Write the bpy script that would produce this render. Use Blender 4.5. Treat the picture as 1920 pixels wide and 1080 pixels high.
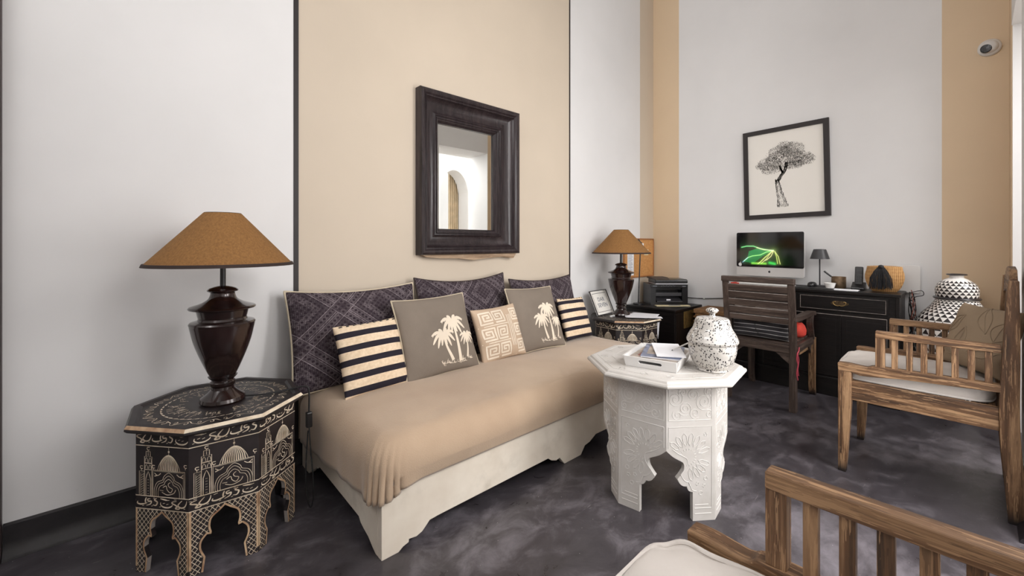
import bpy, bmesh, math, random
from mathutils import Vector, Matrix
PI = math.pi
for o in list(bpy.data.objects):
    bpy.data.objects.remove(o, do_unlink=True)
SC = bpy.context.scene
COL = SC.collection
R = math.radians

# ------------------------------------------------------------------ camera
cd = bpy.data.cameras.new('camera'); cam = bpy.data.objects.new('camera', cd); COL.objects.link(cam)
cam.location = (-4.2525, -2.3643, 1.13)
cam.rotation_euler = (PI / 2, 0, R(47.4 - 90))
cd.sensor_width = 36; cd.lens = 15.0; cd.shift_y = -83 / 1920; cd.clip_start = .02
SC.camera = cam
# ------------------------------------------------------------------ sky, light, exposure
w = bpy.data.worlds.new('world'); SC.world = w; w.use_nodes = True
w.node_tree.nodes['Background'].inputs[0].default_value = (1.0, .98, .96, 1)
w.node_tree.nodes['Background'].inputs[1].default_value = 2.0
def area(name, loc, rot, sx, sy, power, color=(1, 1, 1)):
    l = bpy.data.lights.new(name, 'AREA'); l.shape = 'RECTANGLE'; l.size = sx; l.size_y = sy
    l.energy = power; l.color = color
    o = bpy.data.objects.new(name, l); COL.objects.link(o); o.location = loc; o.rotation_euler = rot
    return o
# daylight standing in the patio openings of the window wall (emits towards +y)
area('daylight_patio_window', (-2.12, -3.0, 1.45), (R(92), 0, R(-20)), .74, 1.9, 44, (1, .99, .985))
area('daylight_patio_bay', (-3.2, -2.98, 1.95), (R(88), 0, R(-42)), .72, .95, 24, (1, .99, .985))
area('daylight_patio_door', (-.95, -3.9, 2.9), (R(62), 0, R(4)), 1.4, 1.4, 66, (1, .99, .985))
# added fill light high in the end wall, brightens the back wall
area('fill_light_end_wall', (-5.95, -1.25, 3.55), (R(112), 0, R(-90)), 1.9, 1.2, 38, (1, .99, .985))
vs = SC.view_settings
vs.view_transform = 'Standard'; vs.look = 'None'; vs.exposure = 0.12; vs.gamma = 1.0; vs.use_curve_mapping = False
SC.cycles.use_denoising = True
SC.cycles.max_bounces = 8; SC.cycles.diffuse_bounces = 5; SC.cycles.use_adaptive_sampling = True; SC.cycles.adaptive_threshold = .025

# ------------------------------------------------------------------ materials
def lin(c):
    return tuple((v / 255 / 12.92) if v / 255 <= .04045 else ((v / 255 + .055) / 1.055) ** 2.4 for v in c)
class E:
    """tiny expression wrapper around shader math nodes"""
    def __init__(s, nt, sock): s.nt = nt; s.s = sock
    def op(s, name, *a):
        n = s.nt.nodes.new('ShaderNodeMath'); n.operation = name
        for i, v in enumerate((s,) + a):
            if isinstance(v, E): s.nt.links.new(v.s, n.inputs[i])
            else: n.inputs[i].default_value = v
        return E(s.nt, n.outputs[0])
    def __add__(s, o): return s.op('ADD', o)
    def __sub__(s, o): return s.op('SUBTRACT', o)
    def __mul__(s, o): return s.op('MULTIPLY', o)
    def __truediv__(s, o): return s.op('DIVIDE', o)
    def __radd__(s, o): return s.op('ADD', o)
    def __rmul__(s, o): return s.op('MULTIPLY', o)
    def abs(s): return s.op('ABSOLUTE')
    def frac(s): return s.op('FRACT')
    def lt(s, o): return s.op('LESS_THAN', o)
    def gt(s, o): return s.op('GREATER_THAN', o)
    def max(s, o): return s.op('MAXIMUM', o)
    def min(s, o): return s.op('MINIMUM', o)
    def sin(s): return s.op('SINE')
    def band(s, c, hw): return (s - c).abs().lt(hw)
    def clamp(s, a=0., b=1.): return s.max(a).min(b)
class M:
    """a material with a principled shader and short-hands for its textures"""
    def __init__(s, name, rough=.5, metal=0., spec=.5, coat=0.):
        s.m = bpy.data.materials.new(name); s.m.use_nodes = True; s.nt = s.m.node_tree
        s.b = s.nt.nodes['Principled BSDF']
        s.b.inputs['Roughness'].default_value = rough; s.b.inputs['Metallic'].default_value = metal
        s.b.inputs['Specular IOR Level'].default_value = spec
        s.b.inputs['Coat Weight'].default_value = coat; s.b.inputs['Coat Roughness'].default_value = .08
        s._co = None
    def color(s, c): s.b.inputs['Base Color'].default_value = (*lin(c), 1); return s
    def co(s):
        if s._co is None: s._co = s.nt.nodes.new('ShaderNodeTexCoord')
        return s._co.outputs['Object']
    def mapped(s, scale, rot=(0, 0, 0)):
        n = s.nt.nodes.new('ShaderNodeMapping'); n.inputs['Scale'].default_value = scale; n.inputs['Rotation'].default_value = rot
        s.nt.links.new(s.co(), n.inputs[0]); return n.outputs[0]
    def xyz(s):
        n = s.nt.nodes.new('ShaderNodeSeparateXYZ'); s.nt.links.new(s.co(), n.inputs[0])
        return [E(s.nt, n.outputs[i]) for i in range(3)]
    def noise(s, scale, detail=4, rough=.55, vec=None, dist=0.):
        n = s.nt.nodes.new('ShaderNodeTexNoise'); n.inputs['Scale'].default_value = scale; n.inputs['Detail'].default_value = detail
        n.inputs['Roughness'].default_value = rough; n.inputs['Distortion'].default_value = dist
        s.nt.links.new(vec or s.co(), n.inputs['Vector']); return E(s.nt, n.outputs[0])
    def voro(s, scale, feature='F1', vec=None, rnd=1.):
        n = s.nt.nodes.new('ShaderNodeTexVoronoi'); n.feature = feature; n.inputs['Scale'].default_value = scale
        n.inputs['Randomness'].default_value = rnd
        s.nt.links.new(vec or s.co(), n.inputs['Vector']); return E(s.nt, n.outputs['Distance'])
    def ramp(s, fac, stops):
        n = s.nt.nodes.new('ShaderNodeValToRGB'); el = n.color_ramp.elements
        while len(el) < len(stops): el.new(.5)
        for e, (p, c) in zip(el, stops): e.position = p; e.color = (*lin(c), 1)
        s.nt.links.new(fac.s, n.inputs[0]); return n.outputs[0]
    def mix(s, fac, a, b):
        n = s.nt.nodes.new('ShaderNodeMix'); n.data_type = 'RGBA'
        for i, v in ((6, a), (7, b)):
            if isinstance(v, tuple): n.inputs[i].default_value = (*lin(v), 1)
            else: s.nt.links.new(v, n.inputs[i])
        if isinstance(fac, E): s.nt.links.new(fac.s, n.inputs[0])
        else: n.inputs[0].default_value = fac
        return n.outputs[2]
    def base(s, sock): s.nt.links.new(sock, s.b.inputs['Base Color']); return s
    def rough(s, e): s.nt.links.new(e.s, s.b.inputs['Roughness']); return s
    def bump(s, e, strength=.2, dist=.01):
        n = s.nt.nodes.new('ShaderNodeBump'); n.inputs['Strength'].default_value = strength; n.inputs['Distance'].default_value = dist
        s.nt.links.new(e.s, n.inputs['Height']); s.nt.links.new(n.outputs[0], s.b.inputs['Normal']); return s
    def emit(s, c, st):
        if isinstance(c, tuple): s.b.inputs['Emission Color'].default_value = (*lin(c), 1)
        else: s.nt.links.new(c, s.b.inputs['Emission Color'])
        s.b.inputs['Emission Strength'].default_value = st; return s
MT = {}
def plain(key, c, rough=.5, metal=0., spec=.5, coat=0., var=.0, scale=8.):
    m = M(key, rough, metal, spec, coat)
    if var:
        d = tuple(max(0, v * (1 - var)) for v in c); l = tuple(min(255, v * (1 + var * .6)) for v in c)
        m.base(m.ramp(m.noise(scale, 5), [(.3, d), (.7, l)]))
    else: m.color(c)
    MT[key] = m.m; return m
def paint(key, c, dirt):
    m = M(key, .62, 0, .35)
    n = m.noise(1.3, 4); n2 = m.noise(14, 5)
    base = m.ramp(n, [(.3, tuple(v * .965 for v in c)), (.7, c)])
    zz = m.xyz()[2]
    scuff = m.noise(9, 6, .7, m.mapped((1, 1, 2.2))).gt(.685) * (zz * -1.1 + 1.0).clamp() * m.noise(2.2, 2).gt(.5)
    m.base(m.mix(scuff * .45, base, dirt)); m.bump(m.noise(5, 3) + n2 * .25, .10, .012); MT[key] = m.m
paint('white_paint', (227, 226, 226), (150, 146, 144))
paint('beige_paint', (206, 192, 174), (165, 145, 122))
paint('beige_strip_paint', (218, 194, 163), (160, 138, 110))  # more saturated beige for the back and right wall strips
plain('black_line', (38, 32, 32), .6)
m = M('black_skirting', .42); m.base(m.ramp(m.noise(7, 6, .65), [(.35, (20, 18, 20)), (.75, (44, 40, 43))])); m.bump(m.noise(6, 4), .3, .01); MT['black_skirting'] = m.m
m = M('floor_concrete', .4, 0, .5)
n1 = m.noise(1.1, 6, .6, dist=.6); n2 = m.noise(6.5, 10, .68, m.mapped((1, 1.5, 1), (0, 0, .6)), .5); n3 = m.noise(34, 4, .6)
scr = m.noise(5, 8, .75, m.mapped((.6, 5.5, 1), (0, 0, .9))).gt(.66) * .5
c1 = m.ramp(n1 * .55 + n2 * .45, [(.36, (38, 34, 37)), (.5, (66, 62, 66)), (.66, (120, 115, 121))])
specks = m.voro(26, vec=m.mapped((1, 1, 1))).lt(.035)
m.base(m.mix(specks * .6, m.mix(scr * n3, c1, (168, 162, 164)), (200, 194, 192)))
m.rough(n2 * .34 + .16); m.bump(n2 + n3 * .2, .16, .006); MT['floor_concrete'] = m.m
def wood(key, dark, mid, light, axis, rough=.55, grain=1., dark_foot=False):
    m = M(key, rough, 0, .4)
    sc = [26 * grain] * 3; sc[axis] = 1.6 * grain
    sf = [120 * grain] * 3; sf[axis] = 7 * grain
    n = m.noise(1, 5, .6, m.mapped(tuple(sc)), 1.0); f = m.noise(1, 3, .7, m.mapped(tuple(sf)))
    c = m.ramp(n, [(.3, dark), (.5, mid), (.72, light)])
    c = m.mix((f.gt(.57)) * .62, c, light); c = m.mix((f.lt(.4)) * .45, c, dark)
    if dark_foot: c = m.mix((m.xyz()[2] * -18 + 1.15).clamp(), c, (26, 20, 18))  # darker towards the foot of the leg
    m.base(c); m.bump(f * .7 + n, .25, .004); MT[key] = m.m
for i, a in enumerate('xyz'):
    wood('chair_wood_' + a, (54, 38, 26), (98, 70, 47), (168, 134, 100), i, dark_foot=(a == 'z'))
    wood('desk_chair_wood_' + a, (46, 35, 30), (62, 50, 44), (90, 76, 68), i, .5)
wood('black_lacquer', (12, 9, 9), (17, 13, 13), (26, 21, 20), 1, .36)
plain('worn_lit_edge', (150, 140, 134), .6, var=.25, scale=30)
wood('mirror_wood', (26, 20, 22), (40, 32, 34), (62, 52, 53), 2, .28)
wood('raw_wood', (120, 96, 74), (160, 134, 108), (190, 168, 144), 0, .7)
wood('door_wood', (44, 34, 34), (62, 50, 50), (84, 70, 70), 2, .5)
plain('bronze_lamp', (40, 24, 22), .2, .25, .6, .5, .35, 12)
m = M('shade_fabric', .85, 0, .2)
f = m.noise(1, 4, .7, m.mapped((170, 170, 30))); m.base(m.ramp(f, [(.3, (120, 85, 50)), (.7, (150, 110, 66))])); m.bump(f, .25, .003); MT['shade_fabric'] = m.m
plain('shade_trim', (46, 32, 28), .8)
plain('black_plastic', (22, 21, 23), .35, coat=.2)
plain('dark_grey_plastic', (52, 51, 54), .45)
plain('black_rubber', (24, 23, 24), .6)
plain('table_black', (38, 32, 33), .42, var=.3, scale=10)
m = M('table_cream_paint', .6); m.base(m.ramp(m.noise(30, 4), [(.3, (186, 166, 140)), (.6, (226, 212, 190))])); MT['table_cream_paint'] = m.m
m = M('table_worn_tan', .6); m.base(m.ramp(m.noise(22, 5), [(.3, (150, 112, 84)), (.65, (205, 176, 142))])); MT['table_worn_tan'] = m.m
plain('table_grey_paint', (160, 152, 146), .6)
m = M('white_limewash', .55, 0, .4)
n = m.noise(7, 6, .65); m.base(m.mix(m.noise(21, 5, .7).gt(.66) * .5, m.ramp(n, [(.3, (184, 179, 173)), (.7, (202, 198, 194))]), (158, 148, 136))); m.bump(n, .15, .004); MT['white_limewash'] = m.m
plain('white_relief', (214, 211, 207), .5)
m = M('throw_fabric', .95, 0, .15)
f = m.noise(240, 2); l = m.noise(2.2, 3); m.base(m.ramp(l + f * .12, [(.35, (168, 144, 121)), (.75, (186, 163, 139))])); m.bump(f + m.noise(60, 3) * .6 + l * 2, .35, .003)
m.b.inputs['Sheen Weight'].default_value = .3; MT['throw_fabric'] = m.m
m = M('bed_base_paint', .65, 0, .3)
st = ((m.noise(3.6, 5, .6) - .52) * 5).clamp() * ((m.noise(13, 4) - .42) * 4).clamp(); m.base(m.mix(st * .4, m.ramp(m.noise(5, 5), [(.3, (212, 200, 184)), (.7, (228, 219, 205))]), (150, 138, 122))); m.bump(m.noise(9, 4), .12, .005); MT['bed_base_paint'] = m.m
# cushions (object coords: x across, z up)
m = M('kilim_dark', .9, 0, .2)
x, y, z = m.xyz()
d1 = (x * .86 + z * 1.0 + .05) / .36; d2 = (x * .86 - z * 1.0 + .12) / .36
l1 = (d1.frac() - .5).abs(); l2 = (d2.frac() - .5).abs(); mid = l1.max(l2)
lines = (l1.band(.36, .007)).max(l2.band(.36, .007)).max(l1.band(.485, .007) * l2.lt(.36)).max(l2.band(.485, .007) * l1.lt(.36))
f1 = ((d1 * 13).frac() - .5).abs(); f2 = ((d2 * 13).frac() - .5).abs(); zig = f1 + f2
dia = zig.band(.5, .10); pip = f1.max(f2).lt(.16)
stp = ((x * 46).frac() - .5).abs().max(((z * 46).frac() - .5).abs())
ring = mid.band(.20, .055) * stp.band(.36, .07)
edge = mid.band(.425, .045) * zig.band(.42, .12)
wear = m.noise(26, 4, .7)
amt = (lines * .8).max(dia * .20).max(pip * .30).max(ring * .55).max(edge * .40) * ((wear - .22) * 1.9).clamp(.0, 1.)
m.base(m.mix(amt.clamp(), m.ramp(m.noise(5, 3), [(.3, (40, 31, 38)), (.7, (54, 44, 50))]), (168, 156, 160))); m.bump(amt + m.noise(180, 2), .25, .002); MT['kilim_dark'] = m.m
def stripe_mat(key, n, off, hw):
    m = M(key, .9, 0, .2); x, y, z = m.xyz()
    s = ((z / n + off + x * .02).frac() - .5).abs().lt(hw)
    m.base(m.mix(s, m.ramp(m.noise(70, 3), [(.3, (214, 190, 160)), (.7, (232, 211, 184))]), (42, 38, 46))); m.bump(m.noise(260, 2), .25, .002); MT[key] = m.m
stripe_mat('stripe_cloth', .066, .12, .215)
stripe_mat('stripe_cloth_small', .066, .3, .2)
def cloth(key, c, var=.08):
    m = M(key, .92, 0, .2); m.base(m.ramp(m.noise(5, 4), [(.3, tuple(v * (1 - var) for v in c)), (.7, c)]))
    m.bump(m.noise(260, 2) + m.noise(8, 3) * 3, .3, .002); MT[key] = m.m
cloth('grey_cloth', (129, 118, 107)); cloth('cream_cloth', (226, 208, 184)); cloth('embroidery', (236, 222, 202))
cloth('tan_print', (200, 176, 152)); cloth('white_canvas', (208, 201, 195)); cloth('piping_cream', (210, 196, 172)); cloth('piping_grey', (196, 186, 170))
cloth('dark_piping', (66, 56, 54)); cloth('taupe_cloth', (158, 139, 117))
m = M('pinstripe_cloth', .9); x, y, z = m.xyz()
m.base(m.mix((((z + x * .25 * x) / .028).frac() - .5).abs().lt(.06), (40, 38, 41), (176, 172, 172))); MT['pinstripe_cloth'] = m.m
plain('red_cloth', (200, 62, 48), .85, var=.15); plain('pink_cord', (168, 62, 76), .8)
plain('brass', (176, 146, 92), .35, .85, var=.2, scale=40); plain('brass_dark', (92, 76, 56), .45, .7, var=.3, scale=60)
plain('copper_cup', (150, 126, 100), .3, .7, var=.2, scale=30)
plain('aluminium', (205, 203, 202), .35, .35); plain('white_plastic', (218, 216, 214), .4)
plain('paper', (236, 236, 240), .8); plain('paper_cream', (222, 208, 168), .8); plain('print_grey', (120, 124, 132), .8); plain('ink', (40, 38, 40), .8)
plain('drawing_paper', (231, 227, 220), .75); plain('pencil', (92, 88, 84), .9)
m = M('cork', .9); m.base(m.ramp(m.noise(60, 5, .7), [(.3, (178, 122, 66)), (.7, (214, 160, 100))])); MT['cork'] = m.m
plain('cork_frame', (168, 112, 66), .6, var=.15)
plain('white_ceramic', (240, 238, 235), .15, coat=.4)
m = M('speckle_ceramic', .14, 0, .5, .5)
sp = m.voro(130, vec=m.mapped((1, 1, .7))).lt(.36) * m.noise(30, 3).gt(.46); sp2 = m.voro(60).lt(.2)
m.base(m.mix(sp.max(sp2), m.ramp(m.noise(16, 4), [(.3, (184, 179, 172)), (.7, (206, 202, 197))]), (46, 43, 45))); MT['speckle_ceramic'] = m.m
plain('vase_black', (38, 33, 35), .3, coat=.3); plain('vase_white', (234, 230, 226), .25, coat=.3)
m = M('wicker', .75); x, y, z = m.xyz(); wv = (z * 260).sin() * .10 + (y * 640).sin() * .35 + .5
m.base(m.ramp(wv * .5 + m.noise(60, 3) * .5, [(.25, (150, 104, 58)), (.7, (204, 160, 104))])); MT['wicker'] = m.m
plain('wicker_dark', (134, 98, 62), .8, var=.25, scale=50)
plain('screen_glass', (12, 11, 13), .06, coat=1.)
plain('mirror_glass', (236, 238, 236), .01, 1.)
plain('tassel_black', (30, 29, 32), .7); plain('cover_blue', (120, 128, 150), .4, var=.3, scale=30); plain('cover_photo', (172, 160, 150), .35, var=.35, scale=18)
plain('cover_red', (150, 92, 80), .4, var=.3, scale=24); plain('patio_stone', (212, 202, 188), .8, var=.1, scale=3); plain('curtain_cloth', (206, 188, 160), .9, var=.08)
plain('window_metal', (90, 86, 84), .5)
# ------------------------------------------------------------------ mesh helpers
def catmull(pts, n=6, closed=False):
    P = [tuple(p) for p in pts]; out = []; L = len(P)
    rng = range(L if closed else L - 1)
    for i in rng:
        p0 = P[i - 1] if (i > 0 or closed) else P[0]; p1 = P[i]; p2 = P[(i + 1) % L]; p3 = P[(i + 2) % L] if (i + 2 < L or closed) else P[-1]
        for k in range(n):
            t = k / n
            out.append(tuple(.5 * ((2 * b) + (-a + c) * t + (2 * a - 5 * b + 4 * c - d) * t * t + (-a + 3 * b - 3 * c + d) * t ** 3) for a, b, c, d in zip(p0, p1, p2, p3)))
    if not closed: out.append(P[-1])
    return out
class MB:
    def __init__(s): s.v = []; s.f = []; s.mi = []
    def add(s, vs, fs, mi=0):
        o = len(s.v); s.v += [tuple(p) for p in vs]; s.f += [tuple(i + o for i in f) for f in fs]; s.mi += [mi] * len(fs); return s
    def box(s, lo, hi, mi=0, mat=None):
        (a, b, c), (d, e, f) = lo, hi
        V = [(a, b, c), (d, b, c), (d, e, c), (a, e, c), (a, b, f), (d, b, f), (d, e, f), (a, e, f)]
        if mat: V = [mat @ Vector(p) for p in V]
        return s.add(V, [(0, 3, 2, 1), (4, 5, 6, 7), (0, 1, 5, 4), (1, 2, 6, 5), (2, 3, 7, 6), (3, 0, 4, 7)], mi)
    def cbox(s, c, sz, mi=0, mat=None):
        return s.box([c[i] - sz[i] / 2 for i in range(3)], [c[i] + sz[i] / 2 for i in range(3)], mi, mat)
    def beam(s, p0, p1, s0, s1=None, mi=0, up=(0, 1, 0)):
        s1 = s1 or s0; p0 = Vector(p0); p1 = Vector(p1); d = (p1 - p0).normalized(); u = Vector(up)
        a = d.cross(u).normalized(); b = a.cross(d).normalized(); V = []
        for p, sz in ((p0, s0), (p1, s1)):
            for i, j in ((-1, -1), (1, -1), (1, 1), (-1, 1)): V.append(p + a * i * sz[0] / 2 + b * j * sz[1] / 2)
        return s.add(V, [(0, 1, 2, 3), (7, 6, 5, 4), (0, 4, 5, 1), (1, 5, 6, 2), (2, 6, 7, 3), (3, 7, 4, 0)], mi)
    def prism(s, poly, mapf, t0, t1, mi=0):
        n = len(poly); V = [mapf(p[0], p[1], t0) for p in poly] + [mapf(p[0], p[1], t1) for p in poly]
        F = [tuple(range(n)), tuple(range(2 * n - 1, n - 1, -1))] + [(i, i + n, (i + 1) % n + n, (i + 1) % n) for i in range(n)]
        return s.add(V, F, mi)
    def rings(s, rings, closed=True, cap0=True, cap1=True, mi=0):
        n = len(rings[0]); V = [p for r in rings for p in r]; F = []
        for k in range(len(rings) - 1):
            for i in range(n if closed else n - 1):
                a, b = k * n + i, k * n + (i + 1) % n; F.append((a, b, b + n, a + n))
        if cap0: F.append(tuple(range(n - 1, -1, -1)))
        if cap1: F.append(tuple((len(rings) - 1) * n + i for i in range(n)))
        return s.add(V, F, mi)
    def lathe(s, prof, n=40, c=(0, 0), sy=1., ph=0., mi=0, cap0=True, cap1=True):
        return s.rings([[(c[0] + r * math.cos(2 * PI * i / n + ph), c[1] + sy * r * math.sin(2 * PI * i / n + ph), z) for i in range(n)] for r, z in prof], True, cap0, cap1, mi)
    def tube(s, path, r, n=8, mi=0, closed=False):
        P = [Vector(p) for p in path]; rg = []; L = len(P); a = None
        for i, p in enumerate(P):
            d = (P[(i + 1) % L if closed else min(i + 1, L - 1)] - P[(i - 1) if (closed or i > 0) else 0])
            d = d.normalized() if d.length > 1e-9 else Vector((0, 0, 1))
            if a is None:
                a = d.cross(Vector((0, 0, 1)))
                if a.length < .1: a = d.cross(Vector((0, 1, 0)))
            a = (a - d * a.dot(d)).normalized(); b = d.cross(a); rr = r(i / (L - 1)) if callable(r) else r
            rg.append([p + (a * math.cos(2 * PI * k / n) + b * math.sin(2 * PI * k / n)) * rr for k in range(n)])
        if closed: rg.append(rg[0]); return s.rings(rg, True, False, False, mi)
        return s.rings(rg, True, True, True, mi)
    def ribbon(s, pts, wd, mapf, mi=0, closed=False):
        P = [Vector((p[0], p[1])) for p in pts]; L = len(P); V = []
        for i, p in enumerate(P):
            d = P[(i + 1) % L if closed else min(i + 1, L - 1)] - P[(i - 1) if (closed or i > 0) else 0]
            if d.length < 1e-9: d = Vector((1, 0))
            d.normalize(); nn = Vector((-d.y, d.x)); h = (wd(i / max(1, L - 1)) if callable(wd) else wd) / 2
            a = p + nn * h; b = p - nn * h; V += [mapf(a.x, a.y), mapf(b.x, b.y)]
        F = [(2 * i, 2 * i + 1, 2 * i + 3, 2 * i + 2) for i in range(L - 1)]
        if closed: F.append((2 * L - 2, 2 * L - 1, 1, 0))
        return s.add(V, F, mi)
    def fill(s, poly, mapf, mi=0): return s.add([mapf(p[0], p[1]) for p in poly], [tuple(range(len(poly)))], mi)
    def build(s, name, mats, parent=None, smooth=None, bevel=None, fix=True):
        me = bpy.data.meshes.new(name); me.from_pydata(s.v, [], s.f)
        if isinstance(mats, str): mats = [mats]
        for k in mats: me.materials.append(MT[k])
        if len(mats) > 1: me.polygons.foreach_set('material_index', s.mi)
        if fix:
            bm = bmesh.new(); bm.from_mesh(me); bmesh.ops.recalc_face_normals(bm, faces=bm.faces); bm.to_mesh(me); bm.free()
        if smooth is not None:
            me.shade_smooth(); me.set_sharp_from_angle(angle=R(smooth))
        o = bpy.data.objects.new(name, me); COL.objects.link(o)
        if parent: o.parent = parent
        if bevel:
            b = o.modifiers.new('bevel', 'BEVEL'); b.width = bevel; b.segments = 2; b.limit_method = 'ANGLE'; b.angle_limit = R(40)
        return o
def tag(o, label, cat, group=None, kind=None):
    o['label'] = label; o['category'] = cat
    if group: o['group'] = group
    if kind: o['kind'] = kind
    return o
def thing(name, label, cat, loc=(0, 0, 0), rotz=0., group=None, rx=0.):
    o = bpy.data.objects.new(name, None); COL.objects.link(o); o.location = loc; o.rotation_euler = (rx, 0, rotz); o.empty_display_size = .1
    return tag(o, label, cat, group)
def struct(o): o['kind'] = 'structure'; return o
def copy_tree(o, parent=None):
    c = o.copy(); COL.objects.link(c); c.parent = parent
    for ch in o.children: copy_tree(ch, c)
    return c
def oct_pts(r, ph): return [(r * math.cos(R(ph + 45 * k)), r * math.sin(R(ph + 45 * k))) for k in range(8)]
# ================================================================== SETTING
H = 4.3; YC = -2.51; TK = .46
b = MB(); b.box((-6.3, -6.2, -.1), (3.0, .3, 0)); struct(b.build('floor', 'floor_concrete'))
b = MB(); b.box((-6.3, -2.97, H), (.3, .3, H + .1)); struct(b.build('ceiling', 'white_paint'))
b = MB()                                             # left wall, painted in fields
for x0, x1, mi in ((-6.3, -3.586, 0), (-3.586, -1.406, 1), (-1.406, -.271, 0), (-.271, .3, 1)): b.box((x0, 0, 0), (x1, .25, H), mi)
struct(b.build('wall_left', ['white_paint', 'beige_paint']))
b = MB()
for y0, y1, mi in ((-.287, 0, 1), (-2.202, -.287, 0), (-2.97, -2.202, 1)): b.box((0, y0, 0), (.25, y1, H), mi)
struct(b.build('wall_back', ['white_paint', 'beige_strip_paint']))
LZ = 2.45
b = MB()                                             # window wall with three openings to the patio
y0, y1 = YC - TK, YC
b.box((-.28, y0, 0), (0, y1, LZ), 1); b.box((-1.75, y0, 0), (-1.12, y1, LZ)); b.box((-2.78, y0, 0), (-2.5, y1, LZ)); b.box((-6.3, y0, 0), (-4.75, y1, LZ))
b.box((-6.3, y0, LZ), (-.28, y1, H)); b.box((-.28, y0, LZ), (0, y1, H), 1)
struct(b.build('wall_right', ['white_paint', 'beige_strip_paint']))
b = MB(); b.box((-.283, y0 + .002, 0), (-.28, y1 - .004, LZ)); struct(b.build('trim_1', 'white_paint'))      # white door jamb
b = MB()
b.box((-6.3, -2.97, 0), (-6.0, -2.25, H)); b.box((-6.3, -.25, 0), (-6.0, .3, H)); b.box((-6.3, -2.25, 0), (-6.0, -.25, 2.9)); b.box((-6.3, -2.25, 4.2), (-6.0, -.25, H))  # high gap in the end wall added for the fill light
struct(b.build('wall_rear', 'white_paint'))
# thin black painted lines framing the beige field
b = MB(); b.box((-3.598, -.003, .12), (-3.574, 0, H)); struct(b.build('trim_2', 'black_line'))
b = MB(); b.box((-1.413, -.003, .12), (-1.399, 0, H)); struct(b.build('trim_3', 'black_line'))
def skirting(name, p0, p1, nrm):
    b = MB(); prof = [(0, 0), (.035, 0), (.032, .012), (.018, .03), (.013, .06), (.012, .118), (.004, .124), (0, .124)]
    rg = [[(p[0] + nrm[0] * d, p[1] + nrm[1] * d, z) for d, z in prof] for p in (p0, p1)]
    b.rings(rg); struct(b.build(name, 'black_skirting', smooth=40))
skirting('baseboard_left', (-4.56, 0), (0, 0), (0, -1)); skirting('baseboard_back', (0, 0), (0, YC), (-1, 0)); skirting('baseboard_right', (-1.75, YC), (-1.12, YC), (0, 1)); skirting('baseboard_corner', (-.28, YC), (0, YC), (0, 1))
# dark door casing at the left edge of the picture
b = MB(); b.box((-4.69, -.03, 0), (-4.562, .0, 2.3)); b.box((-4.575, -.036, 0), (-4.562, -.03, 2.3)); struct(b.build('door_1', 'door_wood', bevel=.004))
# patio beyond the openings, seen in the mirror
def arch_poly(x0, x1, z1, n=14):
    w2 = (x1 - x0) / 2; pts = []
    for i in range(n + 1):
        t = i / n; pts.append((x0 + (x1 - x0) * t, z1 + 1.25 * w2 * (1 - abs(2 * t - 1) ** 2.1) ** .62))
    return pts
AX0, AX1 = .52, 1.22
poly = [(-6.3, 0), (AX0, 0)] + arch_poly(AX0, AX1, 2.22) + [(AX1, 0), (3, 0), (3, 3.2), (-6.3, 3.2)]
b = MB(); b.prism(poly, lambda u, v, t: (u, t, v), -5.35, -5.0); struct(b.build('wall_patio', 'white_paint'))
b = MB(); b.box((-6.3, -7.5, 0), (3, -7.3, 3.2)); struct(b.build('wall_patio_far', 'white_paint'))
b = MB(); b.box((-6.3, -7.4, 0.0), (3.0, YC - TK - .02, .006)); struct(b.build('floor_patio', 'patio_stone'))
b = MB(); rg = []
for i in range(61):
    t = i / 60; rg.append((1.0 + .50 * t, -5.42 + .035 * math.sin(t * 60)))
b.rings([[(x, y, z) for x, y in rg] for z in (.02, 1.2, 2.75)], closed=False, cap0=False, cap1=False)
o = b.build('curtain', 'curtain_cloth', smooth=60, fix=False); sm = o.modifiers.new('solid', 'SOLIDIFY'); sm.thickness = .004
tag(o, 'pale beige curtain in the patio archway seen in the wall mirror', 'curtain')

# ================================================================== BLACK PAINTED SIDE TABLES
random.seed(4)
STROKES = [[  # three groups of brush strokes, each in its own third of a band
    [(.05, .61), (.045, .37), (.10, .14), (.19, .11), (.26, .28), (.28, .45)], [(.04, 1.0), (.12, .93), (.19, .88)], [(.14, .84), (.22, .92)], [(.09, .50), (.13, .56)], [(.16, .42), (.20, .50)], [(.02, .10), (.05, .16)]],
   [[(.36, .86), (.29, .78), (.27, .62), (.34, .45), (.37, .30), (.34, .10), (.40, .06), (.42, .22), (.36, .30)], [(.47, .98), (.42, .70), (.39, .42), (.44, .22), (.51, .30), (.55, .65), (.56, .98)], [(.50, .10), (.53, .14)], [(.31, 1.0), (.36, 1.02)], [(.60, .92), (.66, 1.0)]],
   [[(.59, .55), (.58, .34), (.64, .24), (.72, .32), (.78, .46)], [(.76, 1.02), (.74, .66), (.745, .30)], [(.84, .90), (.79, .84), (.80, .62), (.86, .64), (.84, .34), (.76, .16)], [(.97, 1.0), (.92, .82), (.98, .60), (.95, .24), (.89, .28)], [(.68, .08), (.71, .13)], [(.86, .12), (.89, .17)], [(.90, .98), (.93, 1.03)]]]
def script_band(b, u0, u1, v0, v1, mapf, wd, seed):
    hgt = v1 - v0; W = u1 - u0; order = ((0, 1, 2), (2, 0, 1), (1, 2, 0))[seed % 3]; lo = (0., .275, .575); wid = (.275, .30, .425); x = 0.
    for g in order:
        for st in STROKES[g]:
            pts = [(u0 + (x + p[0] - lo[g]) * W, v0 + p[1] * hgt) for p in st]
            b.ribbon(catmull(pts, 5) if len(pts) > 2 else pts, lambda t: wd * (.55 + 1.0 * math.sin(PI * min(1, max(0, t)))), mapf)
        x += wid[g]
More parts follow.
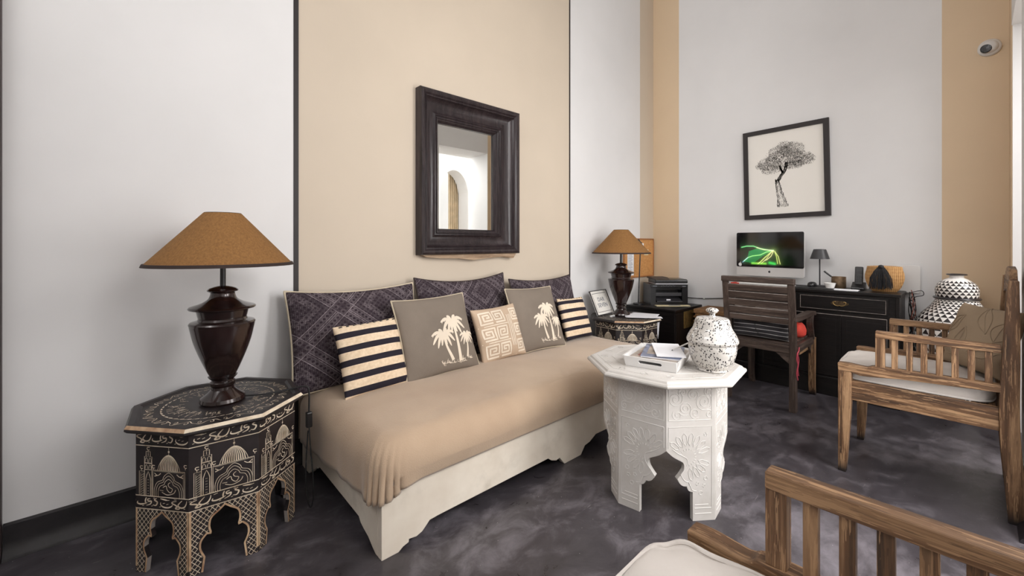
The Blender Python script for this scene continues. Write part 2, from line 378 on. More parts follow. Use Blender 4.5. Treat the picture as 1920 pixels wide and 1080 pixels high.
def in_poly(x, y, poly):
    r = False; j = len(poly) - 1
    for i in range(len(poly)):
        if (poly[i][1] > y) != (poly[j][1] > y) and x < (poly[j][0] - poly[i][0]) * (y - poly[i][1]) / (poly[j][1] - poly[i][1]) + poly[i][0]: r = not r
        j = i
    return r
def mosque(b, mapf, u0, u1, v0, v1):
    W = u1 - u0; Hh = v1 - v0
    def P(x, y): return (u0 + x * W, v0 + y * Hh)
    def ln(pts, wd=.0016, sm=0): b.ribbon(catmull([P(*p) for p in pts], sm) if sm else [P(*p) for p in pts], wd, mapf)
    ln([(.07, 0), (.07, .52), (.17, .52)]); ln([(.095, 0), (.095, .48), (.155, .48), (.155, 0)], .001)
    for k in range(9): ln([(.10, .02 + k * .05), (.15, .06 + k * .05)], .001)
    ln([(.17, 0), (.17, .84), (.31, .84), (.31, 0)], .002); ln([(.17, .56), (.31, .56)], .002); ln([(.17, .70), (.31, .70)], .003)
    for cxx in (.205, .275):
        ln([(cxx - .025, .72), (cxx - .02, .78), (cxx, .82), (cxx + .02, .78), (cxx + .025, .72)], .0016); ln([(cxx - .025, .58), (cxx - .02, .63), (cxx, .67), (cxx + .02, .63), (cxx + .025, .58)], .0016)
    ln([(.195, 0), (.195, .36), (.215, .45), (.24, .52), (.265, .45), (.285, .36), (.285, 0)], .0022)
    for k in range(6): ln([(.225, .04 + k * .06), (.255, .04 + k * .06)], .001)
    ln([(.20, .84), (.20, .95), (.28, .95), (.28, .84)], .002); ln([(.24, .86), (.24, .93)], .0016)
    for cx_, cy in ((.24, 1.01), (.11, .60), (.34, .63), (.94, .68)):
        ln([(cx_, cy - .07), (cx_, cy - .03)], .0016); ln([(cx_ + .028, cy + .028), (cx_ - .012, cy + .03), (cx_ - .022, cy), (cx_, cy - .03), (cx_ + .028, cy - .02)], .0024, 4)
    ln([(.33, 0), (.33, .56), (.93, .56), (.93, 0)], .0022); ln([(.35, .54), (.91, .54)], .001); ln([(.905, 0), (.905, .52)], .001)
    ln([(.42 + .42 * t, .56 + .34 * math.sin(PI * t) ** .72) for t in [i / 24 for i in range(25)]], .0018)
    for k in range(1, 12):                                        # dome ribs
        t = k / 12; bx = .43 + .40 * t
        ln([(bx, .57), (.63 + (bx - .63) * .86, .72), (.63 + (bx - .63) * .45, .85), (.63, .90)], lambda q: .0034 * (1 - q) + .0006, 4)
    ln([(.63, .90), (.63, 1.06)], .0012); ln([(.63, .955), (.63, .99)], .006)
    for k, s in enumerate((1., .88, .74)):                        # cusped arch, three lines
        ln([(.63 - .27 * s, 0), (.63 - .27 * s, .16 * s), (.63 - .22 * s, .30 * s), (.63 - .12 * s, .36 * s), (.63 - .09 * s, .44 * s), (.63, .52 * s), (.63 + .09 * s, .44 * s), (.63 + .12 * s, .36 * s), (.63 + .22 * s, .30 * s), (.63 + .27 * s, .16 * s), (.63 + .27 * s, 0)], .0016, 4)
    ln([(.52, .20), (.58, .24), (.60, .16), (.66, .10), (.70, .18), (.64, .22), (.62, .28), (.66, .32)], .0022, 4)
    ln([(.50, .10), (.60, .05), (.72, .09), (.76, .17)], .0022, 4); ln([(.46, .14), (.53, .13)], .0016)
    for sx in (-1, 1):
        ln([(.63 + sx * .27, .50), (.63 + sx * .21, .45), (.63 + sx * .15, .50)], .0024, 4); ln([(.63 + sx * .27, .43), (.63 + sx * .22, .45)], .003)
def moorish_table(label, loc, detail=True):
    t = thing('octagonal_side_table', label, 'side table', loc, 0, 'black painted octagonal side tables')
    RB = .268; PH = 17; wf = 2 * RB * math.sin(R(22.5)); ap = RB * math.cos(R(22.5)); HB = .486
    half = [(.19, 0), (.22, .05), (.165, .08), (.175, .108), (.25, .128), (.31, .125), (.285, .15), (.31, .178), (.42, .197), (.5, .212)]
    arch = [((f - .5) * wf, v) for f, v in half]; arch = arch[:1] + catmull(arch[1:5], 4) + catmull(arch[5:], 4)
    arch = arch + [(-x, v) for x, v in reversed(arch[:-1])]
    poly = [(-wf / 2, 0)] + arch + [(wf / 2, 0), (wf / 2, HB), (-wf / 2, HB)]
    hole = [(arch[0][0], -.05)] + [(x * 1.12, v + .004) for x, v in arch] + [(arch[-1][0], -.05)]
    for k in range(8):
        am = R(PH + 22.5 + 45 * k); nx, ny = math.cos(am), math.sin(am); tx, ty = ny, -nx
        if (nx * -.1 + ny * -1) > .2: tx, ty = -ny, nx
        tx, ty = -ny, nx
        def mp(u, v, d=0.): return (nx * (ap + d) + tx * u, ny * (ap + d) + ty * u, v)
        b = MB(); b.prism(poly, mp, -.016, 0.); pn = b.build('face_panel', 'table_black', t)
        front = nx * .1 + ny < .5 if loc[0] < -2 else (nx + ny) < .3
        if not front: continue
        pm = lambda u, v: mp(u, v, .0006)
        b = MB()
        for v, wd in ((.437, .003), (.265, .003), (.2205, .003)): b.ribbon([(-wf / 2, v), (wf / 2, v)], wd, pm)
        script_band(b, -wf / 2 + .006, wf / 2 - .004, .445, .479, pm, .0032, k * 7 + 1)
        script_band(b, -wf / 2 + .006, wf / 2 - .004, .227, .259, pm, .0032, k * 7 + 3)
        mosque(b, pm, -wf / 2, wf / 2, .266, .425)
        b.build('painted_ornament', 'table_cream_paint', pn)
        b = MB()                                                  # lattice on the legs
        for sgn in (-1, 1):
            for q in range(-30, 40):
                c = q * .0165; run = []
                for i in range(91):
                    v = i / 90 * .218; u = -wf / 2 + c + sgn * v * .85
                    ok = abs(u) < wf / 2 - .003 and not in_poly(u, v, hole)
                    if ok: run.append((u, v))
                    if (not ok or i == 90) and run:
                        if len(run) > 2: b.ribbon([run[0], run[-1]], .0019, pm)
                        run = []
        b.build('painted_lattice', 'table_cream_paint', pn)
        b = MB(); b.ribbon([(x * 1.03, v + .002) for x, v in arch], .006, pm)
        for sx in (-1, 1): b.ribbon([(sx * (wf / 2 - .004), 0.02), (sx * (wf / 2 - .004), .219)], .007, pm)
        b.build('worn_border', 'table_worn_tan', pn)
        b = MB(); b.rings([[mp(x, v, -.0158) for x, v in arch], [mp(x, v, -.0002) for x, v in arch]], closed=False, cap0=False, cap1=False)
        b.v = [(p[0], p[1], p[2] - .0004) for p in b.v]; b.build('arch_edge', 'table_grey_paint', pn, fix=False)
    def rg(r, z): return [(x, y, z) for x, y in oct_pts(r, PH)]
    b = MB(); b.rings([rg(.262, .486), rg(.293, .486), rg(.301, .494), rg(.300, .500), rg(.291, .511), rg(.272, .512), rg(.262, .505)]); top = b.build('table_top', 'table_black', t)
    P = oct_pts(1, PH); b = MB()
    for i, mi in ((4, 1), (5, 0), (6, 0)):
        j = (i + 1) % 8; q = []
        for r, z in ((.3006, .5008), (.2925, .5112)): q.append([(P[i][0] * r, P[i][1] * r, z), (P[j][0] * r, P[j][1] * r, z)])
        b.add([q[0][0], q[0][1], q[1][1], q[1][0]], [(0, 1, 2, 3)], mi)
    b.v = [(x * 1.001, y * 1.001, z + .0004) for x, y, z in b.v]; b.build('worn_rim', ['table_cream_paint', 'table_worn_tan'], top)
    rnd = random.Random(9); b = MB(); tm = lambda u, v: (u, v, .5056)
    vine = [(.222 + .013 * math.sin(2 * PI * i / 360 * 18) + .003 * math.sin(2 * PI * i / 360 * 47), 2 * PI * i / 360) for i in range(360)]     # outer vine of scrolls
    b.ribbon([(r * math.cos(q), r * math.sin(q)) for r, q in vine], lambda q: .0022 + .0012 * math.sin(q * 230), tm, closed=True)
    for k in range(36):
        a = 2 * PI * (k + .5) / 36; s_ = 1 if k % 2 else -1
        pts = [(.222 + s_ * (.004 - .012 * math.cos(j * .75)) * (1 - j * .07), a + .030 * math.sin(j * .75) * (1 - j * .07)) for j in range(8)]
        b.ribbon([(r * math.cos(q), r * math.sin(q)) for r, q in catmull(pts, 3)], lambda q: .0028 * (1 - .5 * q), tm)
    for k in range(46):                                           # rope ring
        a = 2 * PI * k / 46
        b.ribbon([(.188 * math.cos(a), .188 * math.sin(a)), (.182 * math.cos(a + .1), .182 * math.sin(a + .1))], lambda q: .0018 + .0045 * math.sin(PI * q), tm)
        b.ribbon([(.186 * math.cos(a + .05), .186 * math.sin(a + .05)), (.184 * math.cos(a + .12), .184 * math.sin(a + .12))], .005, tm)
    for k in range(150):                                          # inner foliage ring
        a = rnd.random() * 2 * PI; r0 = rnd.uniform(.112, .155); q = rnd.uniform(-.1, .1)
        b.ribbon(catmull([((r0 + s) * math.cos(a + q * f), (r0 + s) * math.sin(a + q * f)) for s, f in ((0, 0), (.006, .6), (.014, .4), (.018, 1))], 3), .0016, tm)
    b.build('painted_ornament', 'table_cream_paint', top)
    return t
TNEAR = (-3.955, -.325, 0); TFAR = (-1.06, -.325, 0)
moorish_table('black octagonal table with cream mosque paintings in front of the white wall', TNEAR)
moorish_table('black octagonal table at the far end of the day bed holding papers and sign', TFAR)

# ================================================================== TABLE LAMPS
def urn_lamp(label, loc):
    t = thing('table_lamp', label, 'lamp', loc, 0, 'urn table lamps with brown shades')
    pr = [(.0, 0), (.074, 0), (.078, .008), (.074, .02), (.052, .036), (.039, .05), (.038, .06), (.043, .068), (.044, .078), (.038, .084), (.038, .088), (.046, .096), (.05, .102), (.044, .106)]
    b = MB(); b.lathe(pr, 48); b.build('lamp_foot', 'bronze_lamp', t, smooth=35)
    pr = catmull([(.044, .105), (.056, .13), (.078, .185), (.096, .24), (.107, .29), (.110, .306)], 4) + [(.112, .312), (.108, .318), (.085, .324), (.081, .332), (.084, .344), (.086, .354), (.088, .362), (.112, .369), (.114, .373), (.110, .378), (.085, .386)] + catmull([(.07, .392), (.05, .406), (.042, .424), (.042, .432)], 4) + [(.052, .437), (.053, .441), (.046, .448), (.03, .454), (.012, .458)]
    b = MB(); b.lathe(pr, 56); b.build('urn_body', 'bronze_lamp', t, smooth=30)
    b = MB(); b.lathe([(.010, .456), (.010, .70)], 14); b.build('lamp_neck', 'black_plastic', t, smooth=60)
    RB_, RT, Z0, Z1 = .25, .064, .540, .745; n = 40
    b = MB()
    for (ra, rb, dz) in ((RB_, RT, 0), (RB_ - .004, RT - .004, 0)): b.lathe([(ra, Z0), (rb, Z1)], n, cap0=False, cap1=False)
    sh = b.build('lamp_shade', 'shade_fabric', t, smooth=60, fix=False)
    b = MB()
    for r, z, h in ((RB_, Z0, .010), (RT, Z1 - .006, .008)):
        b.rings([[(q * math.cos(2 * PI * i / n), q * math.sin(2 * PI * i / n), zz) for i in range(n)] for q, zz in ((r + .002, z - .002), (r + .002 - h * .5, z + h), (r - .006 - h * .5, z + h), (r - .006, z - .002), (r + .002, z - .002))], True, False, False)
    b.build('shade_trim', 'shade_trim', sh, smooth=40)
    b = MB(); b.box((-.062, -.004, Z1 - .014), (.062, .004, Z1 - .010)); b.box((-.004, -.062, Z1 - .014), (.004, .062, Z1 - .010)); b.build('shade_carrier', 'black_plastic', sh)
    return t
urn_lamp('large urn table lamp with brown cone shade on the near octagonal table', (-3.95, -.335, .5056))
urn_lamp('urn table lamp with brown cone shade beyond the day bed beside the sign', (-1.02, -.26, .5056))
t = thing('lamp_cord', 'black lamp cord with inline switch hanging off the near octagonal table', 'cord', (-3.655, -.43, .0))
P = catmull([(-.222, .075, .513), (-.16, .05, .511), (-.08, .04, .511), (-.03, .02, .519), (-.004, .004, .516), (.0, .0, .49), (.0, .0, .44), (-.002, -.004, .40)], 6)
b = MB(); b.tube(P, .0035, 6); b.build('cord', 'black_rubber', t, smooth=60)
b = MB(); b.box((-.013, -.012, .345), (.011, .010, .41)); b.build('switch', 'black_plastic', t, bevel=.004)
b = MB(); b.tube(catmull([(0, 0, .35), (.002, -.01, .26), (.006, -.03, .15), (0, -.05, .06), (-.012, -.05, .03), (-.018, -.02, .1), (-.012, 0, .2), (-.004, 0, .33)], 6), .003, 6); b.build('cord', 'black_rubber', t, smooth=60)

# ================================================================== DAY BED
X0, X1, Y0 = -3.567, -1.43, -.934
t = thing('day_bed', 'long low day bed with off white scalloped wooden base', 'day bed', (X0, Y0, 0))
BH = .243; L = X1 - X0; D = -Y0 - .04
def foot(): return [(0, 0), (.066, 0), (.085, .012), (.108, .018), (.109, .029), (.14, .024), (.165, .032), (.186, .05), (.198, .061), (.235, .063)]
mid = [(-.195, .068), (-.17, .05), (-.135, .038), (-.11, .043), (-.072, 0), (.062, 0), (.098, .04), (.14, .046), (.17, .06), (.195, .072)]
lo = foot() + [(L / 2 + x, z) for x, z in mid] + [(L - x, z) for x, z in reversed(foot())]
b = MB(); b.prism(lo + [(L, BH), (0, BH)], lambda u, v, d: (u, d, v), 0, .03); b.build('front_board', 'bed_base_paint', t, bevel=.002)
fo2 = [(0, 0), (.05, 0), (.077, .012), (.114, .032), (.157, .043), (.181, .052), (.199, .068)]
fo3 = [(0, 0), (.10, 0), (.14, .03), (.19, .055), (.21, .072), (.225, .07), (.25, .088)]
for x in (0, L - .03):
    lo = [(u + .0305 * (u == 0), v) for u, v in fo2] + [(D - u, v) for u, v in reversed(fo3)]
    b = MB(); b.prism(lo + [(D, BH), (.0305, BH)], lambda u, v, d: (x + d, u, v), 0, .03); b.build('end_board', 'bed_base_paint', t, bevel=.002)
b = MB(); b.box((.03, D - .03, 0.06), (L - .03, D, BH)); b.build('rear_board', 'bed_base_paint', t)
b = MB(); b.box((.03, .03, BH - .03), (L - .03, D - .03, BH - .006)); b.build('bed_slab', 'bed_base_paint', t)
b = MB(); b.box((.02, .02, BH - .006), (L - .02, D - .02, BH + .13)); b.build('mattress', 'cream_cloth', t, bevel=.05)
# throw, lofted around the mattress
tt = thing('bed_throw', 'tan blanket spread over the day bed and gathered at its near corner', 'blanket', (X0, Y0, 0))
bx0, bx1, by0, by1, cr = -.022, L + .03, -.022, D + .012, .085
per = []
def seg(ax, ay, bx_, by_, n):
    for i in range(n): per.append((ax + (bx_ - ax) * i / n, ay + (by_ - ay) * i / n))
def arc(cx_, cy, a0, a1, n):
    for i in range(n):
        a = R(a0 + (a1 - a0) * i / n); per.append((cx_ + cr * math.cos(a), cy + cr * math.sin(a)))
seg(bx0 + cr, by0, bx1 - cr, by0, 90); arc(bx1 - cr, by0 + cr, -90, 0, 16); seg(bx1, by0 + cr, bx1, by1 - cr, 30); arc(bx1 - cr, by1 - cr, 0, 90, 8)
seg(bx1 - cr, by1, bx0 + cr, by1, 90); arc(bx0 + cr, by1 - cr, 90, 180, 8); seg(bx0, by1 - cr, bx0, by0 + cr, 60); arc(bx0 + cr, by0 + cr, 180, 270, 40)
ym = (by0 + by1) / 2; ZT = .405; rings = []
def hem(px, py):
    ze = BH + .004                                               # front is tucked in at the base
    if px < bx0 + cr:                                            # near end hangs lower towards the wall
        k = min(1, max(0, (bx0 + cr - px) / cr)); k = k ** .5
        f = min(1, max(0, (py - by0) / (by1 - by0))); ze = ze * (1 - k) + k * (.212 - .07 * f)
    return ze
prof = [(.0, .0), (.0, .35), (.0, .7), (.004, 1.0)]
lev = []
for k in range(7): lev.append(('drop', k / 6))
for k in range(1, 8): lev.append(('round', k / 7))
for k in range(1, 15): lev.append(('top', k / 14))
rnd = random.Random(2)
for kind, q in lev:
    ring = []
    for i, (px, py) in enumerate(per):
        sx = min(max(px, bx0 + .47), bx1 - .47); dx, dy = px - sx, py - ym; dl = math.hypot(dx, dy) or 1
        nx, ny = dx / dl, dy / dl; rr = .11; zt0 = ZT - rr * .92
        cdist = math.hypot(px - bx0, py - by0); gath = max(0, 1 - cdist / .17)      # folds gathered at the near corner
        fold = math.sin(i * .86 + .4) * .019 * gath + math.sin(i * .33 + 1) * .004 * (px < bx0 + cr)
        if px < bx0 + .02: fold += .004 * math.sin(py * 46) * (.4 + .6 * math.sin(py * 9))
        if kind == 'drop':
            zh = hem(px, py) - .012 * gath; z = zh + (zt0 - zh) * q; e = (1 - q)
            off = fold * (e * .8 + .25) + .010 * gath * e - (.012 * (1 - gath) * e if py < by0 + .01 else 0) + .004 * math.sin(px * 5) * q
            x, y = px + nx * off, py + ny * off
        elif kind == 'round':
            a = q * PI / 2; ins = rr * (1 - math.cos(a)); z = zt0 + rr * .92 * math.sin(a); f = fold * .25 * (1 - q)
            x, y = px - nx * (ins - f), py - ny * (ins - f)
        else:
            bx_, by_ = px - nx * rr, py - ny * rr; x = bx_ + (sx - bx_) * q; y = by_ + (ym - by_) * q; z = ZT
            z += .010 * math.sin(q * PI / 2) + .0035 * math.sin(x * 9 + y * 4) * math.sin(y * 7 + x) * q + .003 * math.sin(x * 21 - y * 17) * (1 - q)
        if kind != 'drop': z += .012 * math.sin(x * 1.7 + .6) - .004
        ring.append((x, y, z))
    rings.append(ring)
b = MB(); b.rings(rings, True, False, False); o = b.build('throw', 'throw_fabric', tt)
bm = bmesh.new(); bm.from_mesh(o.data); bmesh.ops.remove_doubles(bm, verts=bm.verts, dist=.004); bmesh.ops.recalc_face_normals(bm, faces=bm.faces); bm.to_mesh(o.data); bm.free(); o.data.shade_smooth()
sm = o.modifiers.new('solid', 'SOLIDIFY'); sm.thickness = .007; sm.offset = 1

# ================================================================== CUSHIONS
def csurf(w_, h_, t_, pinch, wr=.0, seed=0, sag=0.):
    def f(u, v, side):
        x = w_ / 2 * u * (1 - pinch * (1 - v * v)); z = h_ / 2 * v * (1 - pinch * (1 - u * u)) - sag * (1 - u * u) * (v > 0) * v
        k = max(0., (1 - u * u)) * max(0., (1 - v * v)); y = t_ / 2 * k ** .42
        if wr:
            y += wr * k ** .5 * (math.sin(7 * v + 3 * u + seed) * (1 - u) * .5 + math.sin(11 * u * v + seed * 2) * .4 + math.sin(5 * v - 6 * u + seed) * .35)
        return (x, side * y, z + h_ / 2)
    return f
def cushion(name, label, loc, rotz, lean, w_, h_, t_, mat, pipe=None, pinch=.06, wr=.004, seed=0, group=None, roll=0., pr=.005, sag=0., cat='cushion'):
    t = thing(name, label, cat, loc, rotz, group); t.rotation_euler = (-lean, roll, rotz)
    f = csurf(w_, h_, t_, pinch, wr, seed, sag); n = 30; g = [math.sin(PI / 2 * (2 * i / n - 1)) for i in range(n + 1)]
    b = MB(); V = []; F = []
    for side in (-1, 1):
        for j in range(n + 1):
            for i in range(n + 1): V.append(f(g[i], g[j], side))
    N = (n + 1) ** 2
    for s in (0, 1):
        for j in range(n):
            for i in range(n):
                a = s * N + j * (n + 1) + i; q = (a, a + 1, a + n + 2, a + n + 1); F.append(q if s == 0 else q[::-1])
    b.add(V, F); o = b.build('cover', mat, t, smooth=80, fix=False)
    bm = bmesh.new(); bm.from_mesh(o.data); bmesh.ops.remove_doubles(bm, verts=bm.verts, dist=.0004); bmesh.ops.recalc_face_normals(bm, faces=bm.faces); bm.to_mesh(o.data); bm.free()
    if pipe:
        ed = [f(q, -1, 0) for q in g] + [f(1, q, 0) for q in g[1:]] + [f(q, 1, 0) for q in reversed(g[:-1])] + [f(-1, q, 0) for q in reversed(g[1:-1])]
        b = MB(); b.tube(ed, pr, 6, closed=True); b.build('piping', pipe, t, smooth=60)
    t['_w'] = w_; t['_h'] = h_
    def mapf(x, z, d=.0018):                                      # x,z metres on the front face
        u = max(-1, min(1, x / (w_ / 2))); v = max(-1, min(1, (z - h_ / 2) / (h_ / 2)))
        for _ in range(3):
            u = max(-1, min(1, x / (w_ / 2 * (1 - pinch * (1 - v * v))))); v = max(-1, min(1, (z - h_ / 2 + sag * (1 - u * u) * (v > 0) * v) / (h_ / 2 * (1 - pinch * (1 - u * u)))))
        p = f(u, v, -1); return (p[0], p[1] - d, p[2])
    del t['_w'], t['_h']
    return t, mapf
LN = R(17)
ZB = .412
G1 = 'dark kilim back cushions'
cushion('back_cushion', 'big dark kilim cushion with stitched edge nearest the lamp table', (-3.31, -.205, ZB), R(0), R(15), .70, .50, .15, 'kilim_dark', 'piping_cream', .045, .004, 1, G1, pr=.006, sag=.015)
cushion('back_cushion', 'big dark kilim cushion in the middle under the wall mirror', (-2.585, -.19, ZB), R(0), R(14), .715, .525, .15, 'kilim_dark', 'dark_piping', .045, .004, 2, G1, sag=.03)
cushion('back_cushion', 'big dark kilim cushion at the far end of the day bed', (-1.84, -.19, ZB), R(0), R(14), .68, .475, .15, 'kilim_dark', 'dark_piping', .045, .004, 3, G1, sag=.02)
def rough_edge(t, mapf, w_, h_, mat, mat2):
    b = MB(); rnd = random.Random(5)
    for k in range(9):
        x = -w_ / 2 * .86 + k * w_ * .105
        b.ribbon([(x, h_ * .965), (x + w_ * .05, h_ * .972)], .006, mapf)
    b.build('hem_stitches', mat2, t)
t, mf = cushion('scatter_cushion', 'cream cushion with black stripes leaning on the kilim cushion nearest the lamp', (-3.325, -.405, ZB + .004), R(2), R(22), .335, .345, .11, 'stripe_cloth', None, .05, .006, 4, 'striped scatter cushions', roll=R(-1.5))
rough_edge(t, mf, .335, .345, 'cream_cloth', 'ink')
t, mf = cushion('scatter_cushion', 'small cream cushion with black stripes at the far end beside the sign', (-1.69, -.34, ZB + .004), R(4), R(20), .325, .315, .11, 'stripe_cloth_small', None, .05, .008, 6, 'striped scatter cushions', roll=R(2))
rough_edge(t, mf, .325, .315, 'cream_cloth', 'ink')
def palms(t, mf, w_, h_, ox=0.):
    b = MB()
    def P(x, y): return ((x - .5) * w_, y * h_)
    def tree(bx, by, tx, ty, s, bend):
        pts = catmull([P(bx, by), P((bx + tx) / 2 + bend, (by + ty) / 2), P(tx, ty)], 8)
        b.ribbon(pts, lambda q: w_ * .045 * s * (1 - .62 * q) + .001, mf)
        for a, l, dr in ((158, .185, .05), (122, .12, -.01), (190, .17, .09), (222, .14, .09), (250, .11, .04), (22, .185, .05), (58, .12, -.01), (-10, .17, .09), (-42, .14, .09), (-70, .11, .04)):
            ex = math.cos(R(a)) * l * s; ey = math.sin(R(a)) * l * s * .9
            q = catmull([P(tx, ty), P(tx + ex * .5, ty + ey * .5 + .030 * s), P(tx + ex, ty + ey - dr * s * .7)], 7)
            b.ribbon(q, lambda v: w_ * .040 * s * (math.sin(PI * (v * .88 + .1)) ** .7) + .0006, mf)
            for k in range(5, len(q) - 1, 3):                     # serrated leaflets under each frond
                p = q[k]; d = .017 * w_ / .44 * s; b.ribbon([p, (p[0] + math.copysign(d * .5, ex), p[1] - d)], lambda v: .008 * s * (1 - v) + .0004, mf)
    tree(.605 + ox, .15, .515 + ox, .455, .90, -.010); tree(.715 + ox, .12, .685 + ox, .60, 1., .006); tree(.825 + ox, .15, .86 + ox, .405, .66, .010)
    rnd = random.Random(3)
    for k in range(30):
        x = .44 + ox + rnd.random() * .44; y = .105 + rnd.random() * .03 + abs(x - .66) * .02; b.ribbon([P(x, y), P(x + rnd.uniform(-.02, .02), y + .02 + rnd.random() * .025)], .0022, mf)
        b.ribbon([P(x, y), P(x + .03, y + rnd.uniform(-.01, .01))], .002, mf)
    b.build('palm_embroidery', 'embroidery', t)
t, mf = cushion('scatter_cushion', 'grey cushion embroidered with three cream palms beside the striped cushion nearest the lamp', (-2.945, -.41, ZB + .004), R(1), R(21), .47, .44, .12, 'grey_cloth', 'piping_cream', .055, .005, 7, 'grey palm cushions', roll=R(-1)); palms(t, mf, .47, .44, -.02)
t, mf = cushion('scatter_cushion', 'grey palm cushion leaning crooked between the beige and far striped cushions', (-2.155, -.40, ZB + .006), R(-2), R(22), .43, .435, .12, 'grey_cloth', 'piping_cream', .05, .006, 9, 'grey palm cushions', roll=R(1)); palms(t, mf, .43, .435, -.03)
t, mf = cushion('scatter_cushion', 'small beige cushion with squared key pattern under the middle of the wall', (-2.50, -.40, ZB + .004), R(0), R(20), .355, .335, .12, 'tan_print', None, .055, .009, 12, roll=R(-2))
b = MB(); W_, H_ = .355, .335
def P2(x, y): return ((x - .5) * W_, y * H_)
def poly_line(pts, wd):
    q = []
    for (a, c) in zip(pts, pts[1:]):
        for k in range(5): q.append(P2(a[0] + (c[0] - a[0]) * k / 5, a[1] + (c[1] - a[1]) * k / 5))
    q.append(P2(*pts[-1])); b.ribbon(q, wd, mf)
def key(x0, y0, x1, y1, flip):
    dx = (x1 - x0); dy = (y1 - y0); s = -1 if flip else 1
    def X(f): return (x0 + f * dx) if not flip else (x1 - f * dx)
    poly_line([(X(.1), y0 + .1 * dy), (X(.9), y0 + .1 * dy), (X(.9), y0 + .9 * dy), (X(.1), y0 + .9 * dy), (X(.1), y0 + .3 * dy), (X(.7), y0 + .3 * dy), (X(.7), y0 + .7 * dy), (X(.3), y0 + .7 * dy), (X(.3), y0 + .5 * dy), (X(.52), y0 + .5 * dy)], .0105)
for (a0, a1, b0, b1, fl) in ((.06, .34, .36, .62, 0), (.34, .60, .36, .62, 1), (.06, .34, .66, .92, 1), (.34, .60, .66, .92, 0), (.06, .34, .06, .32, 1), (.34, .60, .06, .32, 0), (.74, .96, .36, .62, 0), (.74, .96, .66, .92, 1), (.74, .96, .06, .32, 0)): key(a0, b0, a1, b1, fl)
for x in (.645, .685, .72): poly_line([(x, .04), (x, .96)], .006)
for y in (.34, .64): poly_line([(.04, y), (.62, y)], .006)
b.build('key_pattern', 'embroidery', t)
# ================================================================== WALL MIRROR
t = thing('wall_mirror', 'heavy dark moulded wooden mirror on the beige wall field', 'mirror', (-2.478, 0, 1.58))
oh, ov = .418, .521; gx, gz, ih, iv = -.0405, -.014, .2335, .3395
def rect(f, y):                                                   # f 0 outer .. 1 inner
    a = [-oh, oh, -ov, ov]; c = [gx - ih, gx + ih, gz - iv, gz + iv]; x0, x1, z0, z1 = [p + (q - p) * f for p, q in zip(a, c)]
    return [(x0, y, z0), (x1, y, z0), (x1, y, z1), (x0, y, z1)]
pr = [(0, -.002), (0, -.060), (.03, -.07), (.10, -.076), (.17, -.074), (.22, -.066), (.235, -.066), (.25, -.072), (.27, -.072), (.285, -.064), (.33, -.052), (.42, -.040), (.55, -.034), (.66, -.036), (.72, -.042), (.76, -.050), (.79, -.051), (.81, -.045), (.83, -.045), (.85, -.051), (.88, -.051), (.90, -.044), (.93, -.044), (.95, -.040), (1, -.026), (1, -.012)]
b = MB(); b.rings([rect(f, y) for f, y in pr], True, False, False); b.build('frame', 'mirror_wood', t, smooth=28)
b = MB(); b.add([(gx - ih, -.014, gz - iv), (gx + ih, -.014, gz - iv), (gx + ih, -.014, gz + iv), (gx - ih, -.014, gz + iv)], [(0, 1, 2, 3)]); b.build('mirror_pane', 'mirror_glass', t)
b = MB(); pts = [(-oh + .01, -ov + .004), (oh - .02, -ov + .004), (oh - .05, -ov - .035), (.26, -ov - .022), (.10, -ov - .03), (0, -ov - .040), (-.12, -ov - .026), (-.26, -ov - .022), (-.36, -ov - .014)]
b.prism(pts, lambda u, v, d: (u, d, v), -.05, -.004); b.build('lower_batten', 'raw_wood', t)

